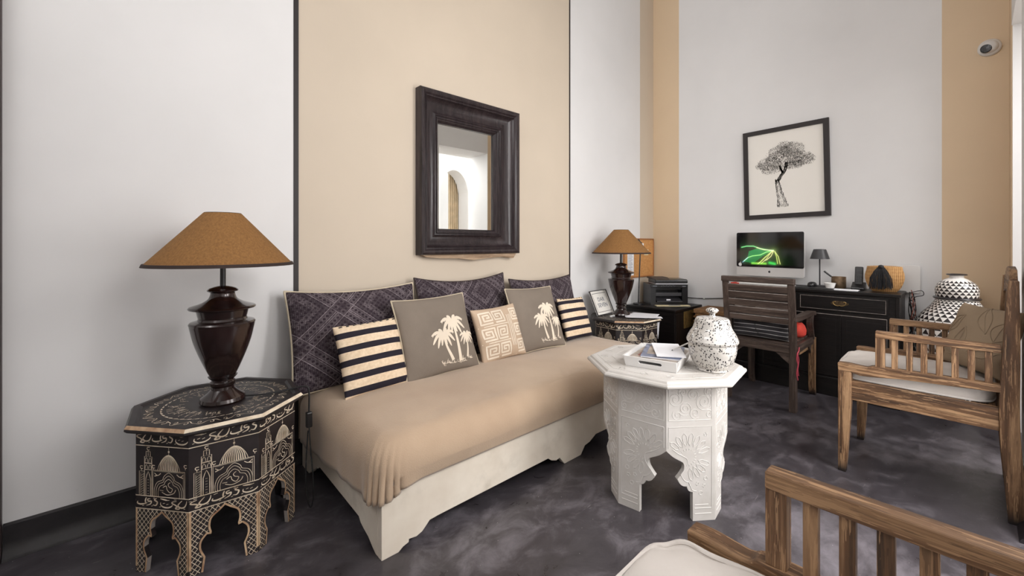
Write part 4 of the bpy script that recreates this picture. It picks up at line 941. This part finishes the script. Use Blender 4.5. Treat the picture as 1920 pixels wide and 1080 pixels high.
t = thing('white_panel', 'glossy white plastic panel leaning on the wall behind the basket', 'panel', (-.035, -2.02, ZD - .012)); b = MB(); b.prism(rrect(.075, 0, .20, .018), lambda u, v, d: (d + v * .03, u, v), 0, .012); b.build('panel', 'white_plastic', t, bevel=.003)
b = MB(); b.prism(rrect(.066, .012, .19, .012), lambda u, v, d: (d + v * .03, u, v), -.001, .0); b.build('face', 'white_plastic', t)
t = thing('wire_bundle', 'tangle of dark wires hanging beside the desk end', 'wires', (-.14, -2.045, 0)); rnd = random.Random(12)
for k in range(9):
    b = MB(); P = [(rnd.uniform(-.02, .1), rnd.uniform(-.03, .005), z) for z in (.80 - .01 * k, .72, .64, .56, .48, .38, .25, .1)]
    b.tube(catmull(P, 4), .0026, 6); b.build('wire', 'black_rubber' if k % 3 else 'cover_red', t, smooth=60)
b = MB(); b.tube(catmull([(.05, 0, .78), (.03, -.06, .80), (.02, -.07, .77), (.04, -.02, .74), (.05, -.03, .62), (.03, -.06, .55), (.02, -.09, .58), (.04, -.07, .52)], 6), .0024, 6); b.build('wire', 'black_rubber', t, smooth=60)

# ================================================================== DESK CHAIR
t = thing('desk_chair', 'dark wooden armchair with slatted back pushed up to the desk', 'chair', (-.66, -1.325, 0))
w2 = .228; XB, XF = -.25, .255
for s in (-1, 1):
    yo, yi = s * w2, s * (w2 - .04)
    pf = catmull([(XB + .01, 0), (XB + .012, .2), (XB + .012, .43), (XB - .015, .66), (XB - .055, .895)], 5); pb = catmull([(XB - .036, 0), (XB - .030, .2), (XB - .028, .43), (XB - .048, .66), (XB - .082, .895)], 5)
    b = MB(); b.prism(pf + list(reversed(pb)), lambda u, v, d: (u, d, v), min(yo, yi), max(yo, yi)); b.build('leg', 'desk_chair_wood_z', t, bevel=.002)
    pf = catmull([(XF + .008, 0), (XF - .012, .08), (XF - .008, .25), (XF, .43)], 4); pb = catmull([(XF - .026, 0), (XF - .048, .08), (XF - .050, .25), (XF - .046, .43)], 4)
    b = MB(); b.prism(pf + list(reversed(pb)), lambda u, v, d: (u, d, v), min(yo, yi), max(yo, yi)); b.build('leg', 'chair_wood_z' if s < 0 else 'desk_chair_wood_z', t, bevel=.002)
    b = MB(); b.prism(catmull([(XF - .03, .42), (XF - .06, .48), (XF - .075, .55), (XF - .05, .62)], 4) + list(reversed(catmull([(XF - .058, .42), (XF - .085, .48), (XF - .10, .55), (XF - .08, .62)], 4))), lambda u, v, d: (u, d, v), min(yo, yi), max(yo, yi)); b.build('arm_post', 'desk_chair_wood_z', t, bevel=.002)
    top = catmull([(XB - .03, .640), (-.1, .632), (.1, .634), (.22, .628), (.245, .612), (.235, .596)], 4); bt = [(.215, .598), (.18, .604), (.05, .602), (-.1, .602), (XB - .03, .606)]
    b = MB(); b.prism(top + bt, lambda u, v, d: (u, d, v), min(yo, yi) - .004, max(yo, yi) + .004); b.build('armrest', 'desk_chair_wood_x', t, bevel=.003)
    b = MB(); b.box((XB, min(yo, yi) + .006, .385), (XF - .04, max(yo, yi) - .006, .438)); b.build('seat_rail', 'desk_chair_wood_x', t, bevel=.002)
    for sx, x in ((1, XB + .012), (-1, XF - .045)):
        b = MB(); b.prism([(0, .385), (.07, .385), (0, .31)], lambda u, v, d: (x + sx * u, d, v), s * (w2 - .03) - .008, s * (w2 - .03) + .008); b.build('bracket', 'desk_chair_wood_x', t)
    b = MB(); b.prism([(0, .39), (.09, .39), (0, .315)], lambda u, v, d: (d, s * (w2 - .04 - u), v), XB - .015, XB + .003); b.build('bracket', 'desk_chair_wood_y', t)
for x in (XB - .012, XF - .04):
    b = MB(); b.box((x - .012, -w2 + .04, .388), (x + .012, w2 - .04, .440)); b.build('seat_rail', 'desk_chair_wood_y', t, bevel=.002)
for k in range(5):
    b = MB(); b.box((XB + .0 + k * .09, -w2 + .04, .428), (XB + .08 + k * .09, w2 - .04, .444)); b.build('seat_slat', 'desk_chair_wood_y', t, bevel=.002)
def bx_at(z): return XB - .012 - .058 * max(0, (z - .43) / .465) ** 1.25
b = MB(); b.box((bx_at(.88) - .020, -w2 - .003, .858), (bx_at(.88) + .020, w2 + .003, .897)); b.build('crest_rail', 'desk_chair_wood_y', t, bevel=.004)
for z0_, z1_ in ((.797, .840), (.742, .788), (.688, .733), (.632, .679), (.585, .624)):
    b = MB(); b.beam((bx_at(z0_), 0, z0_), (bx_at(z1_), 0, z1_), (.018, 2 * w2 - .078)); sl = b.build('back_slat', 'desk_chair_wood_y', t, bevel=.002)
    b = MB(); x_ = bx_at(z1_); b.box((x_ - .0096, -w2 + .04, z1_ - .0022), (x_ + .006, w2 - .04, z1_ + .0006)); b.build('worn_lit_edge', 'worn_lit_edge', sl)  # pale strip paints wear and the light caught on the slat's top edge
b = MB(); b.beam((-.05, -.18, .352), (.22, -.18, .352), (.02, .03)); b.build('stretcher', 'chair_wood_x', t, bevel=.002)
t, mf = cushion('lumbar_cushion', 'black pinstriped cushion slumped on the desk chair seat', (-.83, -1.30, .447), R(-90), R(4), .37, .17, .13, 'pinstripe_cloth', None, .04, .01, 3)
b = MB(); b.tube([mf(.02 - q * .06, .005 + q * .16, .001) for q in [i / 10 for i in range(11)]], .002, 5); b.build('seam', 'black_rubber', t)
t = thing('red_bag', 'orange red fabric pouch tucked at the side of the desk chair seat', 'pouch', (-.56, -1.475, .446))
b = MB(); n = 20; b.rings([[(.07 * k * math.cos(2 * PI * i / n), .045 * k * math.sin(2 * PI * i / n) * (1 + .12 * math.sin(3 * i)), z) for i in range(n)] for k, z in ((.7, 0), (1, .02), (1.05, .05), (.85, .08), (.5, .10), (.15, .108))]); b.build('pouch', 'red_cloth', t, smooth=70)
b = MB(); b.lathe([(.018, .104), (.03, .12), (.026, .14), (0, .145)], 14); b.build('gathered_top', 'dark_piping', t, smooth=60)
t = thing('cushion_tie', 'pink red cord tied around the rear leg of the desk chair', 'cord', (-.93, -1.545, .0)); b = MB(); b.tube(catmull([(.05, -.012, .43), (.02, -.016, .41), (-.005, -.016, .40), (-.012, -.014, .36), (.0, -.018, .32), (-.006, -.012, .27), (.004, -.016, .22)], 5), .004, 6); b.build('cord', 'pink_cord', t, smooth=60)
b = MB(); b.tube(catmull([(-.005, -.016, .40), (.006, -.02, .35), (-.002, -.016, .30), (.008, -.018, .25)], 5), .004, 6); b.build('cord_end', 'pink_cord', t, smooth=60)

# ================================================================== VASE, PICTURE, CAMERA
t = thing('floor_vase', 'tall black and white vase painted with triangles in the corner by the desk', 'vase', (-.235, -2.279, 0))
t.scale = (1.045, 1.045, 1.04)
def tri_lathe(prof, n, name, cap0=False, cap1=False):
    b = MB(); V = []; F = []; MI = []
    for k, (r, z) in enumerate(prof):
        for i in range(n):
            a = 2 * PI * (i + .5 * (k % 2)) / n; V.append((r * math.cos(a), r * math.sin(a), z))
    for k in range(len(prof) - 1):
        for i in range(n):
            a, a2 = k * n + i, k * n + (i + 1) % n; c_, c2 = a + n, a2 + n
            if k % 2 == 0: F += [(a, a2, c_), (a2, c2, c_)]
            else: F += [(a, a2, c2), (a, c2, c_)]
            MI += [0, 1]
    b.v = V; b.f = F; b.mi = MI
    return b.build(name, ['vase_black', 'vase_white'], t, smooth=75)
dome = catmull([(.104, .752), (.112, .775), (.113, .800), (.106, .825), (.088, .848), (.062, .862)], 1)
b2 = catmull([(.09, .02), (.13, .2), (.195, .42), (.198, .52), (.188, .58), (.165, .635), (.135, .672), (.115, .70), (.099, .728), (.095, .742)], 2)
tri_lathe(b2, 30, 'vase_body')
tri_lathe([(.094, .752), (.098, .772), (.099, .79), (.097, .808), (.091, .826), (.080, .842), (.062, .856)], 22, 'vase_shoulder')
b = MB(); b.lathe([(.09, .738), (.104, .740), (.108, .746), (.104, .752), (.09, .754)], 48, cap0=False, cap1=False); b.build('ridge', 'vase_black', t, smooth=60)
b = MB(); b.lathe([(.063, .855), (.048, .866), (.034, .872), (.031, .884), (.034, .888)], 40, cap0=False, cap1=False); b.build('neck', 'vase_white', t, smooth=60)
b = MB(); b.lathe([(.03, .888), (.046, .890), (.048, .894), (.044, .898), (.028, .897), (.025, .85)], 40, cap0=False, cap1=False); b.build('rim', 'vase_black', t, smooth=60)
b = MB(); b.lathe([(0, 0), (.088, 0), (.091, .02)], 30, cap0=False, cap1=False); b.build('foot', 'vase_black', t, smooth=40)

t = thing('framed_print', 'black framed pencil drawing of a tree on the white back wall', 'picture', (0, -1.240, 1.752)); t.rotation_euler = (R(-1.1), 0, 0)
pw, ph, fb = .323, .398, .038
b = MB(); b.rings([[(x, y, z) for y, z in ((-a, -c_), (a, -c_), (a, c_), (-a, c_))] for a, c_, x in ((pw, ph, -.002), (pw, ph, -.026), (pw - .002, ph - .002, -.028), (pw - fb, ph - fb, -.028), (pw - fb, ph - fb, -.012))], True, False, False); b.build('frame', 'black_line', t)
b = MB(); b.add([(-.013, a, c_) for a, c_ in ((-pw + fb, -ph + fb), (pw - fb, -ph + fb), (pw - fb, ph - fb), (-pw + fb, ph - fb))], [(0, 1, 2, 3)]); pp = b.build('paper_sheet', 'drawing_paper', t)
b = MB(); rnd = random.Random(21); aw, ah = 2 * (pw - fb), 2 * (ph - fb)
def PM(u, v): return (-.0136, (pw - fb) - u * aw, -(ph - fb) + v * ah)
trunk = catmull([(.475, .075), (.455, .16), (.425, .27), (.405, .375), (.40, .40)], 5); b.ribbon(trunk, lambda q: .17 * (1 - q) ** 2.2 + .062, lambda u, v: PM(u, v)) if False else None
def outline(pts, wd):                                              # a limb shaded by dense short strokes
    n = len(pts)
    for i in range(n * 20):
        q = rnd.random(); k = min(n - 2, int(q * (n - 1))); f = q * (n - 1) - k; u = pts[k][0] + (pts[k + 1][0] - pts[k][0]) * f; v = pts[k][1] + (pts[k + 1][1] - pts[k][1]) * f
        s = rnd.uniform(-1, 1); s = math.copysign(abs(s) ** .6, s); h_ = wd(q) / 2; du = s * h_; L_ = .012 + rnd.random() * .016
        b.ribbon([(u + du, v), (u + du + rnd.uniform(-.006, .006), v + L_)], .0034 * (1 if abs(s) > .8 else .75), PM)
outline(trunk, lambda q: .115 * (1 - q) ** 2 + .052)
outline(catmull([(.42, .40), (.46, .455), (.50, .50), (.525, .56), (.53, .60)], 5), lambda q: .045 - .012 * q); outline(catmull([(.475, .49), (.455, .53), (.44, .57)], 4), lambda q: .018)
CL = [(.5, .70, .26, .12), (.30, .66, .17, .085), (.20, .645, .10, .045), (.70, .68, .18, .09), (.80, .66, .10, .06), (.44, .79, .16, .08), (.60, .80, .17, .085), (.52, .86, .12, .045), (.32, .585, .14, .05), (.62, .615, .14, .05)]
for k in range(5200):
    c_ = rnd.choices(CL, [q_[2] * q_[3] for q_ in CL])[0]; a = rnd.random() * 2 * PI; r = rnd.random() ** .5 * (1.06 if rnd.random() < .12 else .97)
    u = c_[0] + c_[2] * r * math.cos(a); v = c_[1] + c_[3] * r * math.sin(a) - .04; aa = rnd.random() * 2 * PI; l_ = rnd.uniform(.006, .014)
    b.ribbon([(u, v), (u + l_ * math.cos(aa), v + l_ * math.sin(aa))], lambda q: .0036 * (1 - .5 * q), PM)
b.build('tree_drawing', 'pencil', pp, fix=False)

t = thing('security_camera', 'small white dome security camera high on the beige corner wall', 'security camera', (0, -2.425, 2.43)); t.rotation_euler = (0, 0, 0)
MX = Matrix.Rotation(R(-90), 4, 'Y')
def lathe_x(prof, n=36):
    b = MB(); b.lathe(prof, n); b.v = [tuple(MX @ Vector(p)) for p in b.v]; return b
lathe_x([(0, 0), (.055, 0), (.055, .012), (.048, .022), (.040, .026)]).build('base_ring', 'white_plastic', t, smooth=40)
lathe_x([(.042, .022), (.040, .036), (.033, .046), (.024, .052), (0, .054)]).build('dome', 'white_plastic', t, smooth=50)
b = lathe_x([(0, .03), (.026, .03), (.027, .048), (.024, .051), (0, .050)]); b.v = [(x - .004, y + .016, z - .014) for x, y, z in b.v]; ey = b.build('lens', 'black_plastic', t, smooth=40)
b = MB()
for k in range(10):
    a = 2 * PI * k / 10; b.cbox((-.0556, .016 + .018 * math.cos(a), -.014 + .018 * math.sin(a)), (.002, .005, .005))
b.build('led', 'dark_grey_plastic', ey)

# ================================================================== CORNER: CABINET, PRINTER, BOARD, BASKET
CX0, CX1, CY0, CY1, CZ = -.60, -.06, -.545, -.045, .535
t = thing('corner_cabinet', 'black cabinet with brass fittings under the printer in the corner', 'cabinet', (CX0, CY0, 0)); cw, cdp = CX1 - CX0, CY1 - CY0
b = MB(); b.box((.006, .006, .0), (cw, cdp, CZ - .022)); b.build('cabinet_body', 'black_lacquer', t, bevel=.003)
b = MB(); b.box((-.006, -.006, CZ - .022), (cw, cdp, CZ)); b.build('cabinet_top', 'black_lacquer', t, bevel=.003)
for k in range(2):
    b = MB(); b.box((.02 + k * cw * .48, .0, .03), (.01 + (k + 1) * cw * .48, .006, CZ - .04)); d_ = b.build('door', 'black_lacquer', t, bevel=.002)
b = MB(); b.box((cw * .30, -.006, CZ - .185), (cw * .66, .0, CZ - .03)); pl = b.build('brass_plate', 'brass', t, bevel=.002)
b = MB()
for z in (CZ - .05, CZ - .15): b.tube([(cw * .58, -.008, z), (cw * .62, -.03, z), (cw * .72, -.03, z)], .005, 7)
b.build('plate_handle', 'brass', pl, smooth=60)
b = MB(); b.prism([(-.03, .0), (0, .055), (.03, .0), (.016, .0), (.0, .022), (.012, -.03), (-.012, -.03), (-.016, 0)], lambda u, v, d: (d, .33 + u, .42 + v), -.004, .006); b.build('brass_latch', 'brass', t, bevel=.001)
PR = (-.245, -.262, CZ + .001); pa = R(-42.6)
t = thing('printer', 'black laser printer with open output tray on the corner cabinet', 'printer', PR, pa)   # local front is -y
pwid, pd, phh = .36, .235, .225
b = MB(); x = pwid / 2; y = pd / 2
b.box((-x, -y + .10, 0), (x, y, .19)); b.box((-x, -y, 0), (-x + .05, -y + .10, .19)); b.box((x - .055, -y, 0), (x, -y + .10, .19)); b.box((-x + .05, -y, 0), (x - .055, -y + .10, .025)); b.box((-x + .05, -y + .02, .148), (x - .055, -y + .10, .19)); b.build('printer_body', 'black_plastic', t)
b = MB(); b.prism([(-.025, 0), (-.025, .006), (.10, .05), (.10, .03)], lambda u, v, d: (d, -y + u, .03 + v), -x + .055, x - .06); b.build('output_tray', 'dark_grey_plastic', t, bevel=.002)
b = MB(); b.box((-x + .052, -y + .008, .085), (x - .057, -y + .012, .118)); b.build('flap', 'dark_grey_plastic', t, bevel=.002)
b = MB(); b.box((-x, -y - .004, .166), (x, -y + .05, .200)); b.box((-x, -y + .05, .19), (x, y, .200)); cp = b.build('control_panel', 'black_plastic', t, bevel=.004)
b = MB(); b.box((-x + .02, -y - .0048, .180), (-x + .06, -y - .004, .186)); b.box((x - .055, -y - .0048, .178), (x - .02, -y - .004, .184)); b.build('lettering', 'print_grey', cp)
b = MB()
for k in range(9): b.box((-.08 + k * .016, -y - .0048, .181 + .003 * (k % 2)), (-.072 + k * .016, -y - .004, .185 + .003 * (k % 2)))
b.build('buttons', 'print_grey', cp)
b = MB(); b.prism([(-y + .01, .206), (-y + .01, .238), (-y + .03, .246), (y, .246), (y, .202)], lambda u, v, d: (d, u, v), -x + .05, x + .005); b.build('scanner_lid', 'black_plastic', t, bevel=.006)
b = MB(); b.prism([(-y + .03, .246), (-y + .09, .262), (y - .01, .262), (y - .01, .246)], lambda u, v, d: (d, u, v), -x + .03, .02); b.build('document_feeder', 'dark_grey_plastic', t, bevel=.006)
b = MB(); b.box((-x + .052, -y + .008, .2005), (x + .004, y, .206)); b.build('page_edge', 'paper', t)
b = MB(); b.box((-.028, -y - .002, .040), (.012, -y + .0, .056)); b.build('sticker', 'paper', t)
t = thing('paper_folder', 'cream paper folder lying under the front of the printer', 'folder', (PR[0] - .085, PR[1] - .098, CZ + .0005), pa); b = MB(); b.box((-.155, -.075, -.0003), (.165, -.015, .005)); b.build('folder', 'paper_cream', t)
b = MB(); b.box((-.03, -.07, .005), (.08, -.03, .0058)); b.build('print', 'print_grey', t)
# slim black reading lamp on the cabinet
t = thing('reading_lamp', 'thin black upright reading lamp standing behind the big lamp', 'lamp', (-.505, -.12, CZ + .0005))
b = MB(); b.lathe([(0, 0), (.05, 0), (.05, .012), (.012, .016), (0, .016)], 24); b.build('lamp_base', 'black_plastic', t, smooth=40)
b = MB(); b.tube([(0, 0, .012), (.045, 0, .60)], .006, 8); b.build('lamp_rod', 'black_plastic', t, smooth=60)
b = MB(); b.tube([(.041, 0, .55), (.046, 0, .61)], .013, 10); b.tube([(.043, 0, .605), (.055, .03, .635), (.05, .06, .62)], .008, 8); b.build('lamp_head', 'black_plastic', t, smooth=60)
# cork board
t = thing('cork_board', 'cork notice board with pinned papers on the wall corner', 'notice board', (-.31, -.004, .985)); hw_, hh_ = .285, .20
b = MB(); b.box((-hw_ + .012, -.012, -hh_ + .012), (hw_ - .012, 0, hh_ - .012)); b.build('cork', 'cork', t)
for lo, hi in (((-hw_, -hh_), (hw_, -hh_ + .014)), ((-hw_, hh_ - .014), (hw_, hh_)), ((-hw_, -hh_ + .014), (-hw_ + .014, hh_ - .014)), ((hw_ - .014, -hh_ + .014), (hw_, hh_ - .014))):
    b = MB(); b.box((lo[0], -.018, lo[1]), (hi[0], 0, hi[1])); b.build('frame_bar', 'cork_frame', t, bevel=.002)
def note(label, x, z, w_, h_, key):
    o = thing('pinned_note', label, 'note', (-.31 + x, -.0165, .985 + z)); b = MB(); b.box((-w_ / 2, -.001, -h_ / 2), (w_ / 2, 0, h_ / 2)); b.build('sheet', key, o)
    b = MB()
    for k in range(int(h_ / .016)): b.box((-w_ * .4, -.0014, h_ / 2 - .014 - k * .015), (w_ * (.1 + .28 * ((k * 7) % 5) / 5), -.001, h_ / 2 - .010 - k * .015))
    b.build('lines_of_print', 'print_grey', o)
    b = MB(); b.lathe([(.004, 0), (.004, .006), (0, .007)], 8); b.v = [(x_, -z_ - .001, y_ + h_ / 2 - .008) for x_, y_, z_ in b.v]; b.build('pin', 'brass', o)
note('long white printed note low on the cork board', -.165, -.06, .115, .23, 'paper')
note('small white note at the top of the cork board', .045, .12, .075, .06, 'paper'); note('cream note beside the reading lamp head on the cork board', .135, .055, .085, .06, 'paper_cream')
# wicker box between cabinet and desk
t = thing('wicker_box', 'low brown wicker box on the floor between cabinet and desk', 'box', (-.19, -.737, 0))
b = MB(); b.box((-.15, -.135, .0), (.15, .135, .49)); b.build('box_body', 'wicker_dark', t, bevel=.012)
for k in range(12):
    b = MB(); z = .03 + k * .039; b.tube([(-.152, -.137, z), (.152, -.137, z), (.152, .137, z), (-.152, .137, z)], .009, 6, closed=True); b.build('woven_band', 'wicker_dark', t, smooth=50)
b = MB(); b.box((-.158, -.143, .49), (.158, .143, .53)); b.build('lid', 'wicker_dark', t, bevel=.008)
t = thing('wall_cable', 'thin dark cable running along the back wall behind the printer', 'cable', (-.012, -.45, .62)); b = MB(); b.tube(catmull([(0, .3, -.03), (0, .1, -.035), (0, -.1, -.03), (0, -.35, .0), (0, -.46, .03)], 6), .004, 6); b.build('cable', 'black_rubber', t, smooth=60)
b = MB(); b.cbox((.002, -.1, -.03), (.012, .016, .014)); b.build('cable_clip', 'white_plastic', t)
# ================================================================== ON THE FAR TABLE
t = thing('framed_sign', 'small black framed sign with two lines of lettering leaning on the far table', 'sign', (-1.115, -.172, .5125), R(4)); t.rotation_euler = (R(-24), 0, R(4))
sw_, sh_ = .135, .222
b = MB(); b.box((-sw_, 0, 0), (sw_, .008, sh_)); b.build('backing', 'white_plastic', t)
def sqr(a, c0, c1, wd, y, key, nm):
    b = MB(); b.rings([[(px, y, pz) for px, pz in ((-q, z0_), (q, z0_), (q, z1_), (-q, z1_))] for q, z0_, z1_ in ((a, c0, c1), (a - wd, c0 + wd, c1 - wd))], True, False, False); b.build(nm, key, t, fix=False)
b = MB(); b.rings([[(px, y, pz) for px, pz in ((-q, z0_), (q, z0_), (q, z1_), (-q, z1_))] for q, z0_, z1_, y in ((sw_, 0, sh_, .008), (sw_, 0, sh_, -.006), (sw_ - .005, .005, sh_ - .005, -.006), (sw_ - .005, .005, sh_ - .005, 0))], True, False, False); b.build('frame', 'black_plastic', t)
b = MB(); b.box((-sw_ + .006, -.001, .006), (sw_ - .006, 0, sh_ - .006)); b.build('card', 'drawing_paper', t)
sqr(sw_ - .024, .026, sh_ - .026, .0035, -.0016, 'ink', 'border_line')
def text(body, par, loc, rot, size, key, name):
    cu = bpy.data.curves.new(name, 'FONT'); cu.body = body; cu.size = size; cu.align_x = 'CENTER'; cu.extrude = .0002; cu.space_character = 1.1; cu.offset = .0006
    o = bpy.data.objects.new(name, cu); COL.objects.link(o); dg = bpy.context.evaluated_depsgraph_get(); me = bpy.data.meshes.new_from_object(o.evaluated_get(dg)); bpy.data.objects.remove(o)
    o = bpy.data.objects.new(name, me); COL.objects.link(o); me.materials.clear(); me.materials.append(MT[key]); o.parent = par; o.location = loc; o.rotation_euler = rot
    return o
text('DAR', t, (0, -.0018, .122), (PI / 2, 0, 0), .050, 'print_grey', 'lettering'); text('SEVEN', t, (0, -.0018, .070), (PI / 2, 0, 0), .050, 'print_grey', 'lettering')
t = thing('card_holder', 'tiny white card block in front of the framed sign', 'card', (-1.155, -.262, .5062), R(5)); b = MB(); b.box((-.03, -.008, 0), (.03, .008, .014)); b.build('block', 'white_plastic', t, bevel=.002)
b = MB(); b.box((-.024, -.0086, .004), (.018, -.008, .009)); b.build('print', 'print_grey', t)
def sheet(label, loc, rz, bend, w_, d_):
    o = thing('paper_sheet', label, 'paper', loc, rz); b = MB(); n = 12; rr = []
    for j in range(n + 1):
        row = []
        for i in range(n + 1):
            u, v = i / n, j / n; dz = -bend * max(0, (u - .45)) ** 1.7 * max(0, .75 - v) * 1.6
            row.append(((u - .5) * w_, (v - .5) * d_, dz))
        rr.append(row)
    b.rings(rr, False, False, False); q = b.build('sheet', 'paper', o, smooth=70, fix=False); s_ = q.modifiers.new('solid', 'SOLIDIFY'); s_.thickness = .0012; s_.offset = 1
    return o
sheet('white paper sheet drooping over the edge of the far table', (-.965, -.435, .514), R(38), .5, .21, .297)
sheet('white paper sheet underneath on the far table', (-.905, -.415, .5122), R(20), .0, .20, .23)
